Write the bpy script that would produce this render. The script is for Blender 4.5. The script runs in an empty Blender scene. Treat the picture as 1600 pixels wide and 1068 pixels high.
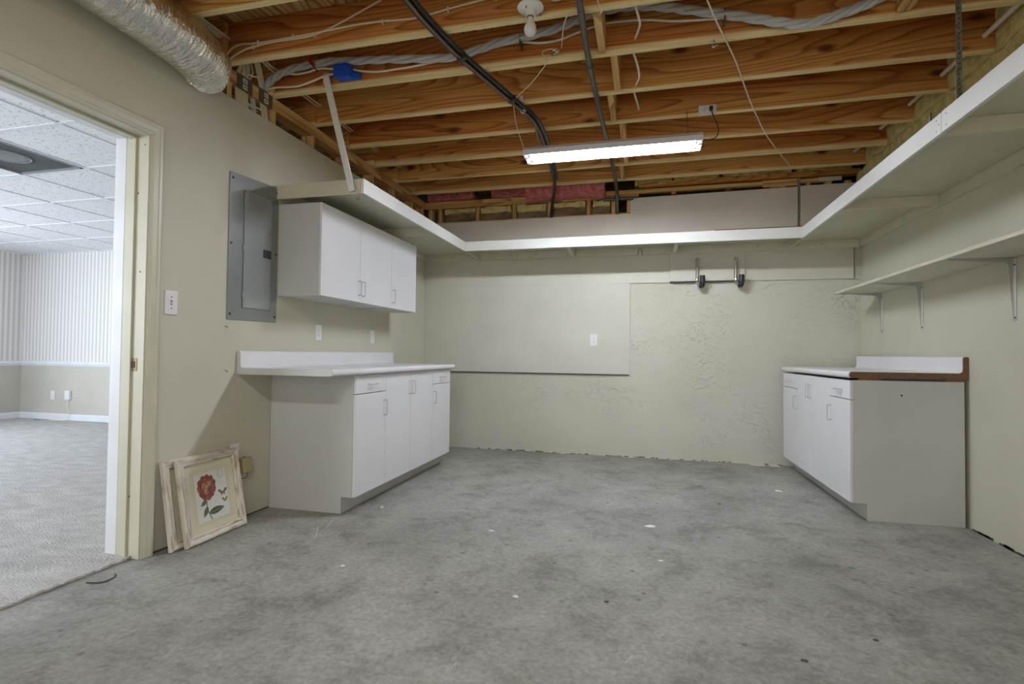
import bpy, bmesh, math, random
from mathutils import Vector, Matrix, noise
random.seed(7)
C = bpy.context.scene.collection
S = bpy.context.scene
PI = math.pi
# ------------------------------------------------------------------ camera
CX, CH, F = 2.3876, 1.0153, 825.48
YAW, PITCH, ROLL = 0.25, 0.0227, 0.0107
cam = bpy.data.cameras.new('camera'); camo = bpy.data.objects.new('camera', cam); C.objects.link(camo)
fw = Vector((-math.sin(YAW)*math.cos(PITCH), math.cos(YAW)*math.cos(PITCH), math.sin(PITCH)))
r0 = Vector((math.cos(YAW), math.sin(YAW), 0)); u0 = r0.cross(fw)
rr = math.cos(ROLL)*r0+math.sin(ROLL)*u0; uu = -math.sin(ROLL)*r0+math.cos(ROLL)*u0
camo.matrix_world = Matrix(((rr.x, uu.x, -fw.x, CX), (rr.y, uu.y, -fw.y, 0), (rr.z, uu.z, -fw.z, CH), (0, 0, 0, 1)))
cam.sensor_width = 36.0; cam.lens = 36.0*F/1600.0; cam.clip_start = 0.02; cam.clip_end = 60
S.camera = camo
# ------------------------------------------------------------------ world, exposure
S.view_settings.view_transform = 'Standard'; S.view_settings.look = 'None'
S.view_settings.exposure = 0.22; S.view_settings.gamma = 1.0
try: S.view_settings.use_curve_mapping = False
except Exception: pass
w = bpy.data.worlds.new('world'); S.world = w; w.use_nodes = True
w.node_tree.nodes['Background'].inputs[0].default_value = (0.75, 0.85, 1.0, 1); w.node_tree.nodes['Background'].inputs[1].default_value = 0.6
try:
    S.cycles.max_bounces = 12; S.cycles.diffuse_bounces = 8
except Exception: pass
TUBE = 135.0                     # radiance of the fluorescent tubes
def area(name, loc, size, power, color, rot):
    l = bpy.data.lights.new(name, 'AREA'); l.shape = 'RECTANGLE'; l.size, l.size_y = size; l.energy = power; l.color = color
    o = bpy.data.objects.new(name, l); C.objects.link(o); o.location = loc; o.rotation_euler = rot; return o
# daylight through the carpeted room's windows (left wall and near wall, out of view), and an added, unseen fill light behind the camera
area('window_daylight', (-6.35, 2.6, 1.5), (2.6, 1.5), 170, (0.76, 0.86, 1.0), (0, -PI/2, 0))
area('window_daylight_near', (-3.0, -0.85, 1.5), (3.2, 1.5), 110, (0.84, 0.90, 1.0), (PI/2, 0, 0))
area('added_rear_fill', (2.3, -2.45, 1.3), (3.6, 2.2), 40, (1.0, 0.92, 0.80), (PI/2, 0, 0))  # added soft fill, no such source known in the room
# ------------------------------------------------------------------ materials
def mat(name, col, rough=0.6, metal=0.0, col2=None, nscale=4.0, ndetail=6, nlo=0.35, nhi=0.65, bump=0.0, bscale=60.0, bdist=0.002, stretch=(1,1,1), coords='Object', coat=0, spec=None):
    m = bpy.data.materials.new(name); m.use_nodes = True; nt = m.node_tree; N = nt.nodes; L = nt.links
    b = N['Principled BSDF']; b.inputs['Roughness'].default_value = rough; b.inputs['Metallic'].default_value = metal
    b.inputs['Base Color'].default_value = (*col, 1)
    if spec is not None: b.inputs['Specular IOR Level'].default_value = spec
    tc = N.new('ShaderNodeTexCoord'); mp = N.new('ShaderNodeMapping'); L.new(tc.outputs[coords], mp.inputs[0]); mp.inputs['Scale'].default_value = stretch
    n = N.new('ShaderNodeTexNoise'); n.inputs['Scale'].default_value = nscale; n.inputs['Detail'].default_value = ndetail; L.new(mp.outputs[0], n.inputs['Vector'])
    cr = N.new('ShaderNodeValToRGB'); cr.color_ramp.elements[0].position = nlo; cr.color_ramp.elements[1].position = nhi
    c2 = col2 if col2 else tuple(c*0.93 for c in col)
    cr.color_ramp.elements[0].color = (*col, 1); cr.color_ramp.elements[1].color = (*c2, 1)
    L.new(n.outputs['Fac'], cr.inputs[0]); L.new(cr.outputs[0], b.inputs['Base Color'])
    if bump > 0:
        n2 = N.new('ShaderNodeTexNoise'); n2.inputs['Scale'].default_value = bscale; n2.inputs['Detail'].default_value = 5; L.new(mp.outputs[0], n2.inputs['Vector'])
        bp = N.new('ShaderNodeBump'); bp.inputs['Strength'].default_value = bump; bp.inputs['Distance'].default_value = bdist
        L.new(n2.outputs['Fac'], bp.inputs['Height']); L.new(bp.outputs[0], b.inputs['Normal'])
    return m

def wood(name, c_dark, c_mid, c_light, axis='X', grain=13.0, red=0.5, rough=0.75, sap_bounce=None):
    """sawn softwood: growth rings around the board's long axis, cathedral grain, knots, tone differing from board to board"""
    m = bpy.data.materials.new(name); m.use_nodes = True; nt = m.node_tree; N = nt.nodes; L = nt.links
    b = N['Principled BSDF']; b.inputs['Roughness'].default_value = rough; b.inputs['Specular IOR Level'].default_value = 0.25
    tc = N.new('ShaderNodeTexCoord'); oi = N.new('ShaderNodeObjectInfo')
    cx = N.new('ShaderNodeCombineXYZ')
    mul = N.new('ShaderNodeMath'); mul.operation = 'MULTIPLY'; mul.inputs[1].default_value = 17.3; L.new(oi.outputs['Random'], mul.inputs[0])
    for i in range(3): L.new(mul.outputs[0], cx.inputs[i])
    sc = {'X': (0.09, 1, 1), 'Y': (1, 0.09, 1), 'Z': (1, 1, 0.09)}[axis]
    mp = N.new('ShaderNodeMapping'); mp.inputs['Scale'].default_value = sc; L.new(tc.outputs['Object'], mp.inputs[0])
    n0 = N.new('ShaderNodeTexNoise'); n0.inputs['Scale'].default_value = 3.4; n0.inputs['Detail'].default_value = 1.5; n0.inputs['Roughness'].default_value = 0.4
    ad = N.new('ShaderNodeVectorMath'); ad.operation = 'ADD'; L.new(mp.outputs[0], ad.inputs[0]); L.new(cx.outputs[0], ad.inputs[1]); L.new(ad.outputs[0], n0.inputs['Vector'])
    # contour bands of a stretched noise read as flat-sawn grain
    mm = N.new('ShaderNodeMath'); mm.operation = 'MULTIPLY'; mm.inputs[1].default_value = grain; L.new(n0.outputs['Fac'], mm.inputs[0])
    fr = N.new('ShaderNodeMath'); fr.operation = 'FRACT'; L.new(mm.outputs[0], fr.inputs[0])
    r1 = N.new('ShaderNodeValToRGB'); e = r1.color_ramp.elements
    e[0].position = 0.0; e[0].color = (*c_light, 1); e[1].position = 1.0; e[1].color = (*c_light, 1)
    x = r1.color_ramp.elements.new(0.62); x.color = (*c_mid, 1); x = r1.color_ramp.elements.new(0.90); x.color = (*c_dark, 1)
    L.new(fr.outputs[0], r1.inputs[0])
    # fine fibre
    mp2 = N.new('ShaderNodeMapping'); s2 = {'X': (2.5, 90, 90), 'Y': (90, 2.5, 90), 'Z': (90, 90, 2.5)}[axis]; mp2.inputs['Scale'].default_value = s2; L.new(tc.outputs['Object'], mp2.inputs[0])
    n2 = N.new('ShaderNodeTexNoise'); n2.inputs['Scale'].default_value = 1.0; n2.inputs['Detail'].default_value = 3; L.new(mp2.outputs[0], n2.inputs['Vector'])
    mx = N.new('ShaderNodeMix'); mx.data_type = 'RGBA'; mx.blend_type = 'MULTIPLY'; mx.inputs['Factor'].default_value = 0.5
    r2 = N.new('ShaderNodeValToRGB'); r2.color_ramp.elements[0].position = 0.3; r2.color_ramp.elements[0].color = (0.55, 0.5, 0.45, 1); r2.color_ramp.elements[1].position = 0.65; r2.color_ramp.elements[1].color = (1.1, 1.1, 1.1, 1)
    L.new(n2.outputs['Fac'], r2.inputs[0]); L.new(r1.outputs[0], mx.inputs['A']); L.new(r2.outputs[0], mx.inputs['B'])
    # heartwood: broad red-brown zones
    n3 = N.new('ShaderNodeTexNoise'); n3.inputs['Scale'].default_value = 1.9; n3.inputs['Detail'].default_value = 3; mp3 = N.new('ShaderNodeMapping')
    mp3.inputs['Scale'].default_value = tuple(v*(0.9 if v < 1 else 3.0) for v in sc); L.new(tc.outputs['Object'], mp3.inputs[0])
    ad3 = N.new('ShaderNodeVectorMath'); ad3.operation = 'ADD'; L.new(mp3.outputs[0], ad3.inputs[0]); L.new(cx.outputs[0], ad3.inputs[1]); L.new(ad3.outputs[0], n3.inputs['Vector'])
    rn = N.new('ShaderNodeMath'); rn.operation = 'MULTIPLY_ADD'; rn.inputs[1].default_value = 0.25; L.new(oi.outputs['Random'], rn.inputs[0]); L.new(n3.outputs['Fac'], rn.inputs[2])
    r3 = N.new('ShaderNodeValToRGB'); r3.color_ramp.elements[0].position = 0.50; r3.color_ramp.elements[0].color = (0, 0, 0, 1); r3.color_ramp.elements[1].position = 0.78; r3.color_ramp.elements[1].color = (red, red, red, 1)
    L.new(rn.outputs[0], r3.inputs[0])
    mx2 = N.new('ShaderNodeMix'); mx2.data_type = 'RGBA'; mx2.blend_type = 'MULTIPLY'; L.new(r3.outputs[0], mx2.inputs['Factor']); L.new(mx.outputs['Result'], mx2.inputs['A']); mx2.inputs['B'].default_value = (0.66, 0.36, 0.24, 1)
    # knots
    vo = N.new('ShaderNodeTexVoronoi'); vo.inputs['Scale'].default_value = 1.0; mp4 = N.new('ShaderNodeMapping')
    mp4.inputs['Scale'].default_value = {'X': (1.3, 2.2, 2.2), 'Y': (2.2, 1.3, 2.2), 'Z': (2.2, 2.2, 1.3)}[axis]
    L.new(ad.outputs[0], mp4.inputs[0]); 
    ad4 = N.new('ShaderNodeVectorMath'); ad4.operation = 'ADD'; mp4b = N.new('ShaderNodeMapping'); mp4b.inputs['Scale'].default_value = {'X': (1.2, 2.4, 2.6), 'Y': (3.2, 1.7, 3.2), 'Z': (3.2, 3.2, 1.7)}[axis]
    L.new(tc.outputs['Object'], mp4b.inputs[0]); L.new(mp4b.outputs[0], ad4.inputs[0]); L.new(cx.outputs[0], ad4.inputs[1])
    sv = N.new('ShaderNodeSeparateXYZ'); cv = N.new('ShaderNodeCombineXYZ'); L.new(ad4.outputs[0], sv.inputs[0]); L.new(sv.outputs[0], cv.inputs[0]); L.new(sv.outputs[2], cv.inputs[1]); vo.voronoi_dimensions = '2D'; L.new(cv.outputs[0], vo.inputs['Vector'])
    if axis != 'X': mp4b.inputs['Scale'].default_value = (0.2, 0.2, 0.2)
    r4 = N.new('ShaderNodeValToRGB'); r4.color_ramp.elements[0].position = 0.03; r4.color_ramp.elements[0].color = (1, 1, 1, 1); r4.color_ramp.elements[1].position = 0.085; r4.color_ramp.elements[1].color = (0, 0, 0, 1)
    L.new(vo.outputs['Distance'], r4.inputs[0])
    mx3 = N.new('ShaderNodeMix'); mx3.data_type = 'RGBA'; L.new(r4.outputs[0], mx3.inputs['Factor']); L.new(mx2.outputs['Result'], mx3.inputs['A']); mx3.inputs['B'].default_value = (c_dark[0]*0.35, c_dark[1]*0.28, c_dark[2]*0.3, 1)
    out = mx3.outputs['Result']
    if sap_bounce:      # pale sapwood wavering along the lower edge; floor-bounce light painted on the underside
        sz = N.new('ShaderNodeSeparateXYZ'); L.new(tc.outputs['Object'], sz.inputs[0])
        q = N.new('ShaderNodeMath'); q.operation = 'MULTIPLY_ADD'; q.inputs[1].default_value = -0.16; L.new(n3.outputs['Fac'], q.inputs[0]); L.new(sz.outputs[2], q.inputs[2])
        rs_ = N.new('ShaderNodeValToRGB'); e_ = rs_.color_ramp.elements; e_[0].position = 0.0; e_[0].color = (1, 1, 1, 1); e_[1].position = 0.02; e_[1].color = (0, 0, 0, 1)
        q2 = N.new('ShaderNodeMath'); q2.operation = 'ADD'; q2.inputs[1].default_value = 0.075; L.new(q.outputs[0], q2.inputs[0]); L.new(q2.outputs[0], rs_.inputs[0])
        lt = N.new('ShaderNodeMath'); lt.operation = 'LESS_THAN'; lt.inputs[1].default_value = 0.0035; L.new(sz.outputs[2], lt.inputs[0])  # whole underside paled in place of light bounced off the floor
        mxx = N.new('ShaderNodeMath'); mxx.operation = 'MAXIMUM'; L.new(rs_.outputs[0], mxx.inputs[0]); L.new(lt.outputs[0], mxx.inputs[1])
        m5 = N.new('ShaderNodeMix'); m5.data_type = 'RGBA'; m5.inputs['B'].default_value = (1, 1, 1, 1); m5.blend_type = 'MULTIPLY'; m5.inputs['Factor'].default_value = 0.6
        m5.inputs['A'].default_value = (*sap_bounce, 1); L.new(r2.outputs[0], m5.inputs['B'])
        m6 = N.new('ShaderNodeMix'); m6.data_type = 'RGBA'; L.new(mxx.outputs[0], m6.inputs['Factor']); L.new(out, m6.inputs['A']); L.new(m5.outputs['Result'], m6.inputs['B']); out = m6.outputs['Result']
    L.new(out, b.inputs['Base Color'])
    bp = N.new('ShaderNodeBump'); bp.inputs['Strength'].default_value = 0.35; bp.inputs['Distance'].default_value = 0.002; L.new(n2.outputs['Fac'], bp.inputs['Height']); L.new(bp.outputs[0], b.inputs['Normal'])
    return m

def plaster(name, col, col2, marks=0.5):
    """painted plaster: trowel ridges where low-frequency noise allows them"""
    m = mat(name, col, 0.75, col2=col2, nscale=1.6, ndetail=5)
    nt = m.node_tree; N = nt.nodes; L = nt.links; b = N['Principled BSDF']; b.inputs['Specular IOR Level'].default_value = 0.3
    tc = N.new('ShaderNodeTexCoord'); n = N.new('ShaderNodeTexNoise'); n.inputs['Scale'].default_value = 7; n.inputs['Detail'].default_value = 3; n.inputs['Distortion'].default_value = 1.6
    mp = N.new('ShaderNodeMapping'); mp.inputs['Scale'].default_value = (0.7, 1, 1.5); mp.inputs['Rotation'].default_value = (0.2, 0.5, 0.1); L.new(tc.outputs['Object'], mp.inputs[0]); L.new(mp.outputs[0], n.inputs['Vector'])
    mm = N.new('ShaderNodeMath'); mm.operation = 'MULTIPLY'; mm.inputs[1].default_value = 5; L.new(n.outputs['Fac'], mm.inputs[0])
    fr = N.new('ShaderNodeMath'); fr.operation = 'FRACT'; L.new(mm.outputs[0], fr.inputs[0])
    rp = N.new('ShaderNodeValToRGB'); e = rp.color_ramp.elements; e[0].position = 0.0; e[0].color = (0, 0, 0, 1); e[1].position = 1.0; e[1].color = (0, 0, 0, 1)
    x = e.new(0.90); x.color = (0.35, 0.35, 0.35, 1); x = e.new(0.95); x.color = (1, 1, 1, 1); L.new(fr.outputs[0], rp.inputs[0])
    nm = N.new('ShaderNodeTexNoise'); nm.inputs['Scale'].default_value = 2.2; nm.inputs['Detail'].default_value = 4; L.new(tc.outputs['Object'], nm.inputs['Vector'])
    r2 = N.new('ShaderNodeValToRGB'); r2.color_ramp.elements[0].position = 0.42; r2.color_ramp.elements[1].position = 0.68; L.new(nm.outputs['Fac'], r2.inputs[0])
    mu = N.new('ShaderNodeMath'); mu.operation = 'MULTIPLY'; L.new(rp.outputs[0], mu.inputs[0]); L.new(r2.outputs[0], mu.inputs[1])
    nf = N.new('ShaderNodeTexNoise'); nf.inputs['Scale'].default_value = 45; nf.inputs['Detail'].default_value = 6; L.new(tc.outputs['Object'], nf.inputs['Vector'])
    ma = N.new('ShaderNodeMath'); ma.operation = 'MULTIPLY_ADD'; ma.inputs[1].default_value = 0.5; L.new(nf.outputs['Fac'], ma.inputs[0]); L.new(mu.outputs[0], ma.inputs[2])
    bp = N.new('ShaderNodeBump'); bp.inputs['Strength'].default_value = marks; bp.inputs['Distance'].default_value = 0.005; L.new(ma.outputs[0], bp.inputs['Height']); L.new(bp.outputs[0], b.inputs['Normal'])
    return m

def concrete(name):
    m = bpy.data.materials.new(name); m.use_nodes = True; nt = m.node_tree; N = nt.nodes; L = nt.links; b = N['Principled BSDF']; b.inputs['Roughness'].default_value = 0.72; b.inputs['Specular IOR Level'].default_value = 0.35
    tc = N.new('ShaderNodeTexCoord')
    def nz(scale, det, rough=0.6, dist=0, st=(1, 1, 1)):
        mp = N.new('ShaderNodeMapping'); mp.inputs['Scale'].default_value = st; L.new(tc.outputs['Object'], mp.inputs[0])
        n = N.new('ShaderNodeTexNoise'); n.inputs['Scale'].default_value = scale; n.inputs['Detail'].default_value = det; n.inputs['Roughness'].default_value = rough; n.inputs['Distortion'].default_value = dist
        L.new(mp.outputs[0], n.inputs['Vector']); return n
    def ramp(src, stops):
        r = N.new('ShaderNodeValToRGB'); e = r.color_ramp.elements
        e[0].position, e[0].color = stops[0][0], (*stops[0][1], 1); e[1].position, e[1].color = stops[-1][0], (*stops[-1][1], 1)
        for p, c in stops[1:-1]: q = e.new(p); q.color = (*c, 1)
        L.new(src, r.inputs[0]); return r
    def mixm(a, bb, fac, mode='MULTIPLY'):
        x = N.new('ShaderNodeMix'); x.data_type = 'RGBA'; x.blend_type = mode
        if isinstance(fac, float): x.inputs['Factor'].default_value = fac
        else: L.new(fac, x.inputs['Factor'])
        L.new(a, x.inputs['A'])
        if isinstance(bb, tuple): x.inputs['B'].default_value = (*bb, 1)
        else: L.new(bb, x.inputs['B'])
        return x.outputs['Result']
    base = ramp(nz(1.1, 7, 0.6, 0.2).outputs['Fac'], [(0.28, (0.20, 0.197, 0.180)), (0.5, (0.28, 0.275, 0.252)), (0.72, (0.35, 0.344, 0.317))])
    fine = ramp(nz(48, 8, 0.8).outputs['Fac'], [(0.36, (0.62, 0.62, 0.61)), (0.64, (1.22, 1.22, 1.2))])
    c = mixm(base.outputs[0], fine.outputs[0], 0.75)
    mid = ramp(nz(4.5, 12, 0.78, 0.3).outputs['Fac'], [(0.38, (0.62, 0.61, 0.59)), (0.50, (0.98, 0.98, 0.98)), (0.64, (1.14, 1.14, 1.12))])
    c = mixm(c, mid.outputs[0], 0.8)
    # dark spots, small stains
    vo = N.new('ShaderNodeTexVoronoi'); vo.inputs['Scale'].default_value = 5.5; vo.inputs['Randomness'].default_value = 1; L.new(tc.outputs['Object'], vo.inputs['Vector'])
    sp = ramp(vo.outputs['Distance'], [(0.035, (0.9, 0.9, 0.9)), (0.09, (0, 0, 0))]); c = mixm(c, (0.13, 0.12, 0.11), sp.outputs[0], 'MIX')
    # thin scratches
    sc = nz(3.0, 2, 0.5, 3.0, (1.0, 0.35, 1)); mm = N.new('ShaderNodeMath'); mm.operation = 'MULTIPLY'; mm.inputs[1].default_value = 7; L.new(sc.outputs['Fac'], mm.inputs[0]); fr = N.new('ShaderNodeMath'); fr.operation = 'FRACT'; L.new(mm.outputs[0], fr.inputs[0])
    l = ramp(fr.outputs[0], [(0.0, (0, 0, 0)), (0.012, (1, 1, 1)), (0.03, (0, 0, 0))])
    g = ramp(nz(1.7, 3).outputs['Fac'], [(0.5, (0, 0, 0)), (0.62, (0.6, 0.6, 0.6))]); mu = N.new('ShaderNodeMath'); mu.operation = 'MULTIPLY'; L.new(l.outputs[0], mu.inputs[0]); L.new(g.outputs[0], mu.inputs[1])
    c = mixm(c, (0.50, 0.49, 0.47), mu.outputs[0], 'MIX')
    L.new(c, b.inputs['Base Color'])
    nb = nz(22, 9, 0.7); bp = N.new('ShaderNodeBump'); bp.inputs['Strength'].default_value = 0.5; bp.inputs['Distance'].default_value = 0.004; L.new(nb.outputs['Fac'], bp.inputs['Height']); L.new(bp.outputs[0], b.inputs['Normal'])
    return m

def stripes(name):
    m = mat(name, (0.72, 0.72, 0.74), 0.6); nt = m.node_tree; N = nt.nodes; L = nt.links; b = N['Principled BSDF']
    tc = N.new('ShaderNodeTexCoord'); sx = N.new('ShaderNodeSeparateXYZ'); L.new(tc.outputs['Object'], sx.inputs[0])
    a = N.new('ShaderNodeMath'); a.operation = 'ADD'; L.new(sx.outputs[0], a.inputs[0]); L.new(sx.outputs[1], a.inputs[1])
    mu = N.new('ShaderNodeMath'); mu.operation = 'MULTIPLY'; mu.inputs[1].default_value = 1/0.066; L.new(a.outputs[0], mu.inputs[0])
    fr = N.new('ShaderNodeMath'); fr.operation = 'FRACT'; L.new(mu.outputs[0], fr.inputs[0])
    r = N.new('ShaderNodeValToRGB'); r.color_ramp.interpolation = 'CONSTANT'; e = r.color_ramp.elements; e[0].color = (0.72, 0.71, 0.71, 1); e[1].position = 0.5; e[1].color = (0.56, 0.53, 0.49, 1)
    L.new(fr.outputs[0], r.inputs[0]); L.new(r.outputs[0], b.inputs['Base Color']); return m

def carpet(name):
    m = mat(name, (0.62, 0.60, 0.575), 0.95, col2=(0.50, 0.48, 0.455), nscale=9, ndetail=11, nlo=0.34, nhi=0.66, bump=1.0, bscale=90, bdist=0.02, stretch=(0.7, 1.5, 1), spec=0.1); return m

def tilemat(name):
    m = mat(name, (0.72, 0.73, 0.75), 0.9); nt = m.node_tree; N = nt.nodes; L = nt.links; b = N['Principled BSDF']
    tc = N.new('ShaderNodeTexCoord'); oi = N.new('ShaderNodeObjectInfo'); ad = N.new('ShaderNodeVectorMath'); ad.operation = 'ADD'; L.new(tc.outputs['Object'], ad.inputs[0]); L.new(oi.outputs['Location'], ad.inputs[1])
    mp = N.new('ShaderNodeMapping'); mp.inputs['Scale'].default_value = (85, 55, 1); mp.inputs['Rotation'].default_value = (0, 0, 0.5); L.new(ad.outputs[0], mp.inputs[0])
    n = N.new('ShaderNodeTexNoise'); n.inputs['Scale'].default_value = 1.0; n.inputs['Detail'].default_value = 1; L.new(mp.outputs[0], n.inputs['Vector'])
    r = N.new('ShaderNodeValToRGB'); e = r.color_ramp.elements; e[0].position = 0.30; e[0].color = (0.25, 0.25, 0.26, 1); e[1].position = 0.36; e[1].color = (0.72, 0.73, 0.75, 1); L.new(n.outputs['Fac'], r.inputs[0])
    L.new(r.outputs[0], b.inputs['Base Color']); return m

def emit(name, col, k):
    m = bpy.data.materials.new(name); m.use_nodes = True; N = m.node_tree.nodes; N.remove(N['Principled BSDF'])
    e = N.new('ShaderNodeEmission'); e.inputs[0].default_value = (*col, 1); e.inputs[1].default_value = k
    m.node_tree.links.new(e.outputs[0], N['Material Output'].inputs[0]); return m

M = {}
M['wall'] = mat('cream_wall_paint', (0.55, 0.535, 0.43), 0.7, col2=(0.52, 0.505, 0.40), nscale=2.5, bump=0.25, bscale=90, spec=0.3)
M['plaster'] = plaster('troweled_cream_plaster', (0.53, 0.52, 0.43), (0.49, 0.48, 0.39), 1.0)
M['board'] = mat('cream_painted_board', (0.54, 0.53, 0.445), 0.6, nscale=3, bump=0.15, bscale=50)
M['drywall'] = mat('unpainted_greige_drywall', (0.66, 0.625, 0.55), 0.8, nscale=2.5, bump=0.1, bscale=80)
M['trim'] = mat('cream_gloss_trim', (0.55, 0.535, 0.42), 0.4, nscale=6, bump=0.1, bscale=30)
M['whitetrim'] = mat('white_gloss_trim', (0.72, 0.74, 0.77), 0.35, nscale=6)
M['shelfwhite'] = mat('white_painted_shelf_edge', (0.68, 0.68, 0.65), 0.5, col2=(0.64, 0.64, 0.60), nscale=5, stretch=(0.4, 0.4, 2))
M['shelfcream'] = mat('cream_painted_shelf_underside', (0.58, 0.565, 0.45), 0.6, col2=(0.54, 0.525, 0.41), nscale=9, bump=0.3, bscale=40)
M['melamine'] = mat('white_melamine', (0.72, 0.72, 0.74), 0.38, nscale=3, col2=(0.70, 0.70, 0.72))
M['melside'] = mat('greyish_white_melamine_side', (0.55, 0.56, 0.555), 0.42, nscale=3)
M['laminate'] = mat('white_laminate_worktop', (0.76, 0.76, 0.78), 0.3, nscale=3)
M['handle'] = mat('shade_greyed_wire_pull', (0.52, 0.52, 0.53), 0.3)  # white pulls greyed to stand in for their shadow outlines
M['seam'] = mat('dark_gap', (0.05, 0.045, 0.04), 0.9)
M['particle'] = mat('brown_particle_board', (0.20, 0.11, 0.06), 0.85, col2=(0.13, 0.075, 0.045), nscale=60)
M['concrete'] = concrete('stained_grey_concrete')
M['carpet'] = carpet('worn_grey_carpet')
M['stripe'] = stripes('striped_wallpaper')
M['beigewall'] = mat('beige_wall', (0.50, 0.475, 0.41), 0.7, nscale=3)
M['tile'] = tilemat('fissured_acoustic_tile')
M['tgrid'] = mat('white_ceiling_grid', (0.72, 0.74, 0.78), 0.4)
M['grille'] = mat('grey_grille', (0.30, 0.31, 0.32), 0.5, metal=0.3)
M['joist'] = wood('sawn_pine_joist', (0.40, 0.18, 0.045), (0.66, 0.36, 0.10), (0.74, 0.45, 0.15), 'X', 34, 0.95, sap_bounce=(0.84, 0.68, 0.36))
M['plate'] = wood('sawn_pine_plate', (0.42, 0.24, 0.08), (0.68, 0.45, 0.17), (0.76, 0.55, 0.25), 'Y', 12, 0.4)
M['platex'] = wood('sawn_pine_plate_across', (0.42, 0.24, 0.08), (0.68, 0.45, 0.17), (0.76, 0.55, 0.25), 'X', 12, 0.5)
M['stud'] = wood('sawn_pine_stud', (0.42, 0.24, 0.08), (0.68, 0.45, 0.17), (0.76, 0.55, 0.25), 'Z', 10, 0.3)
M['subfloor'] = wood('plywood_subfloor', (0.24, 0.13, 0.04), (0.64, 0.42, 0.16), (0.74, 0.52, 0.24), 'Y', 20, 0.4)
M['foil'] = mat('crinkled_silver_foil', (0.80, 0.79, 0.74), 0.20, metal=1.0, nscale=5, bump=1.0, bscale=38, bdist=0.009, stretch=(1, 2.6, 1))
M['cream_cable'] = mat('cream_cable_sheath', (0.76, 0.69, 0.50), 0.45)
M['white_cable'] = mat('white_cable_sheath', (0.80, 0.76, 0.64), 0.4)
M['grey_cable'] = mat('grey_cable_sheath', (0.54, 0.56, 0.56), 0.4, col2=(0.46, 0.48, 0.49))
M['black'] = mat('black_rubber', (0.022, 0.022, 0.024), 0.35)
M['iron'] = mat('dark_iron_pipe', (0.13, 0.14, 0.135), 0.45, metal=0.6, nscale=30, col2=(0.12, 0.11, 0.08))
M['copper'] = mat('dull_brown_pipe', (0.26, 0.16, 0.10), 0.4, metal=0.4)
M['bluebox'] = mat('blue_plastic_box', (0.012, 0.10, 0.62), 0.4)
M['redwire'] = mat('red_wire', (0.55, 0.03, 0.015), 0.4)
M['porcelain'] = mat('white_porcelain', (0.78, 0.78, 0.75), 0.2)
M['bulb'] = mat('frosted_bulb_glass', (0.74, 0.75, 0.73), 0.25)
M['chrome'] = mat('polished_chrome', (0.75, 0.75, 0.75), 0.12, metal=1.0)
M['fixture'] = mat('white_enamelled_steel', (0.72, 0.72, 0.78), 0.35)
M['tube'] = emit('lit_fluorescent_tube', (0.86, 0.91, 1.0), TUBE)
M['tube2'] = emit('older_lit_fluorescent_tube', (0.93, 0.95, 1.0), TUBE*0.62)
M['steel'] = mat('grey_enamelled_steel', (0.26, 0.275, 0.27), 0.28, metal=0.55, nscale=8, col2=(0.24, 0.255, 0.25))
M['steeldoor'] = mat('light_grey_enamelled_steel', (0.33, 0.345, 0.35), 0.25, metal=0.5, nscale=8)
M['plastic'] = mat('white_plastic_plate', (0.74, 0.74, 0.74), 0.35)
M['slot'] = mat('dark_slot', (0.03, 0.03, 0.03), 0.6)
M['brass'] = mat('tarnished_brass', (0.25, 0.17, 0.08), 0.45, metal=0.8)
M['bracket'] = mat('brushed_zinc', (0.58, 0.59, 0.60), 0.32, metal=0.85)
M['zinc'] = mat('galvanised_strap', (0.30, 0.31, 0.27), 0.55, metal=0.5, nscale=50, col2=(0.14, 0.15, 0.11))
M['guard'] = mat('brown_steel_guard', (0.13, 0.115, 0.07), 0.5, metal=0.3)
M['sticker'] = mat('white_sticker', (0.75, 0.75, 0.72), 0.6)
M['batt'] = mat('yellow_glass_wool', (0.74, 0.63, 0.28), 0.95, col2=(0.52, 0.43, 0.17), nscale=14, bump=1.0, bscale=45, bdist=0.02)
M['kraft'] = mat('brown_kraft_facing', (0.26, 0.19, 0.10), 0.8, col2=(0.12, 0.085, 0.05), nscale=10, bump=0.8, bscale=14, bdist=0.02)
M['pink'] = mat('pink_glass_wool', (0.72, 0.25, 0.24), 0.95, col2=(0.50, 0.13, 0.13), nscale=22, bump=1.0, bscale=60, bdist=0.015)
M['adapter'] = mat('khaki_plastic', (0.34, 0.28, 0.13), 0.45)
M['framewood'] = mat('distressed_white_frame', (0.62, 0.58, 0.49), 0.6, col2=(0.36, 0.29, 0.21), nscale=9, ndetail=10, nlo=0.50, nhi=0.66, stretch=(9, 3, 1.2))
M['framewoodh'] = mat('distressed_white_frame_rail', (0.62, 0.58, 0.49), 0.6, col2=(0.36, 0.29, 0.21), nscale=9, ndetail=10, nlo=0.50, nhi=0.66, stretch=(1.2, 3, 9))
M['matboard'] = mat('ivory_mat_board', (0.66, 0.63, 0.46), 0.7)
M['paper'] = mat('print_paper', (0.68, 0.68, 0.63), 0.6)
M['ink'] = mat('sepia_ink', (0.22, 0.19, 0.12), 0.7)
M['petal_dark'] = mat('dark_red_ink', (0.16, 0.045, 0.035), 0.7, nscale=90, col2=(0.26, 0.075, 0.055))
M['petal'] = mat('rose_ink', (0.34, 0.13, 0.09), 0.7, nscale=70, col2=(0.18, 0.05, 0.04))
M['petal_light'] = mat('buff_ink', (0.48, 0.30, 0.17), 0.7, nscale=90, col2=(0.36, 0.12, 0.08))
M['leafink'] = mat('dark_green_ink', (0.045, 0.075, 0.025), 0.7, nscale=60, col2=(0.09, 0.12, 0.04))
M['redstain'] = mat('red_brown_stained_batten', (0.20, 0.07, 0.03), 0.6)
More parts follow.
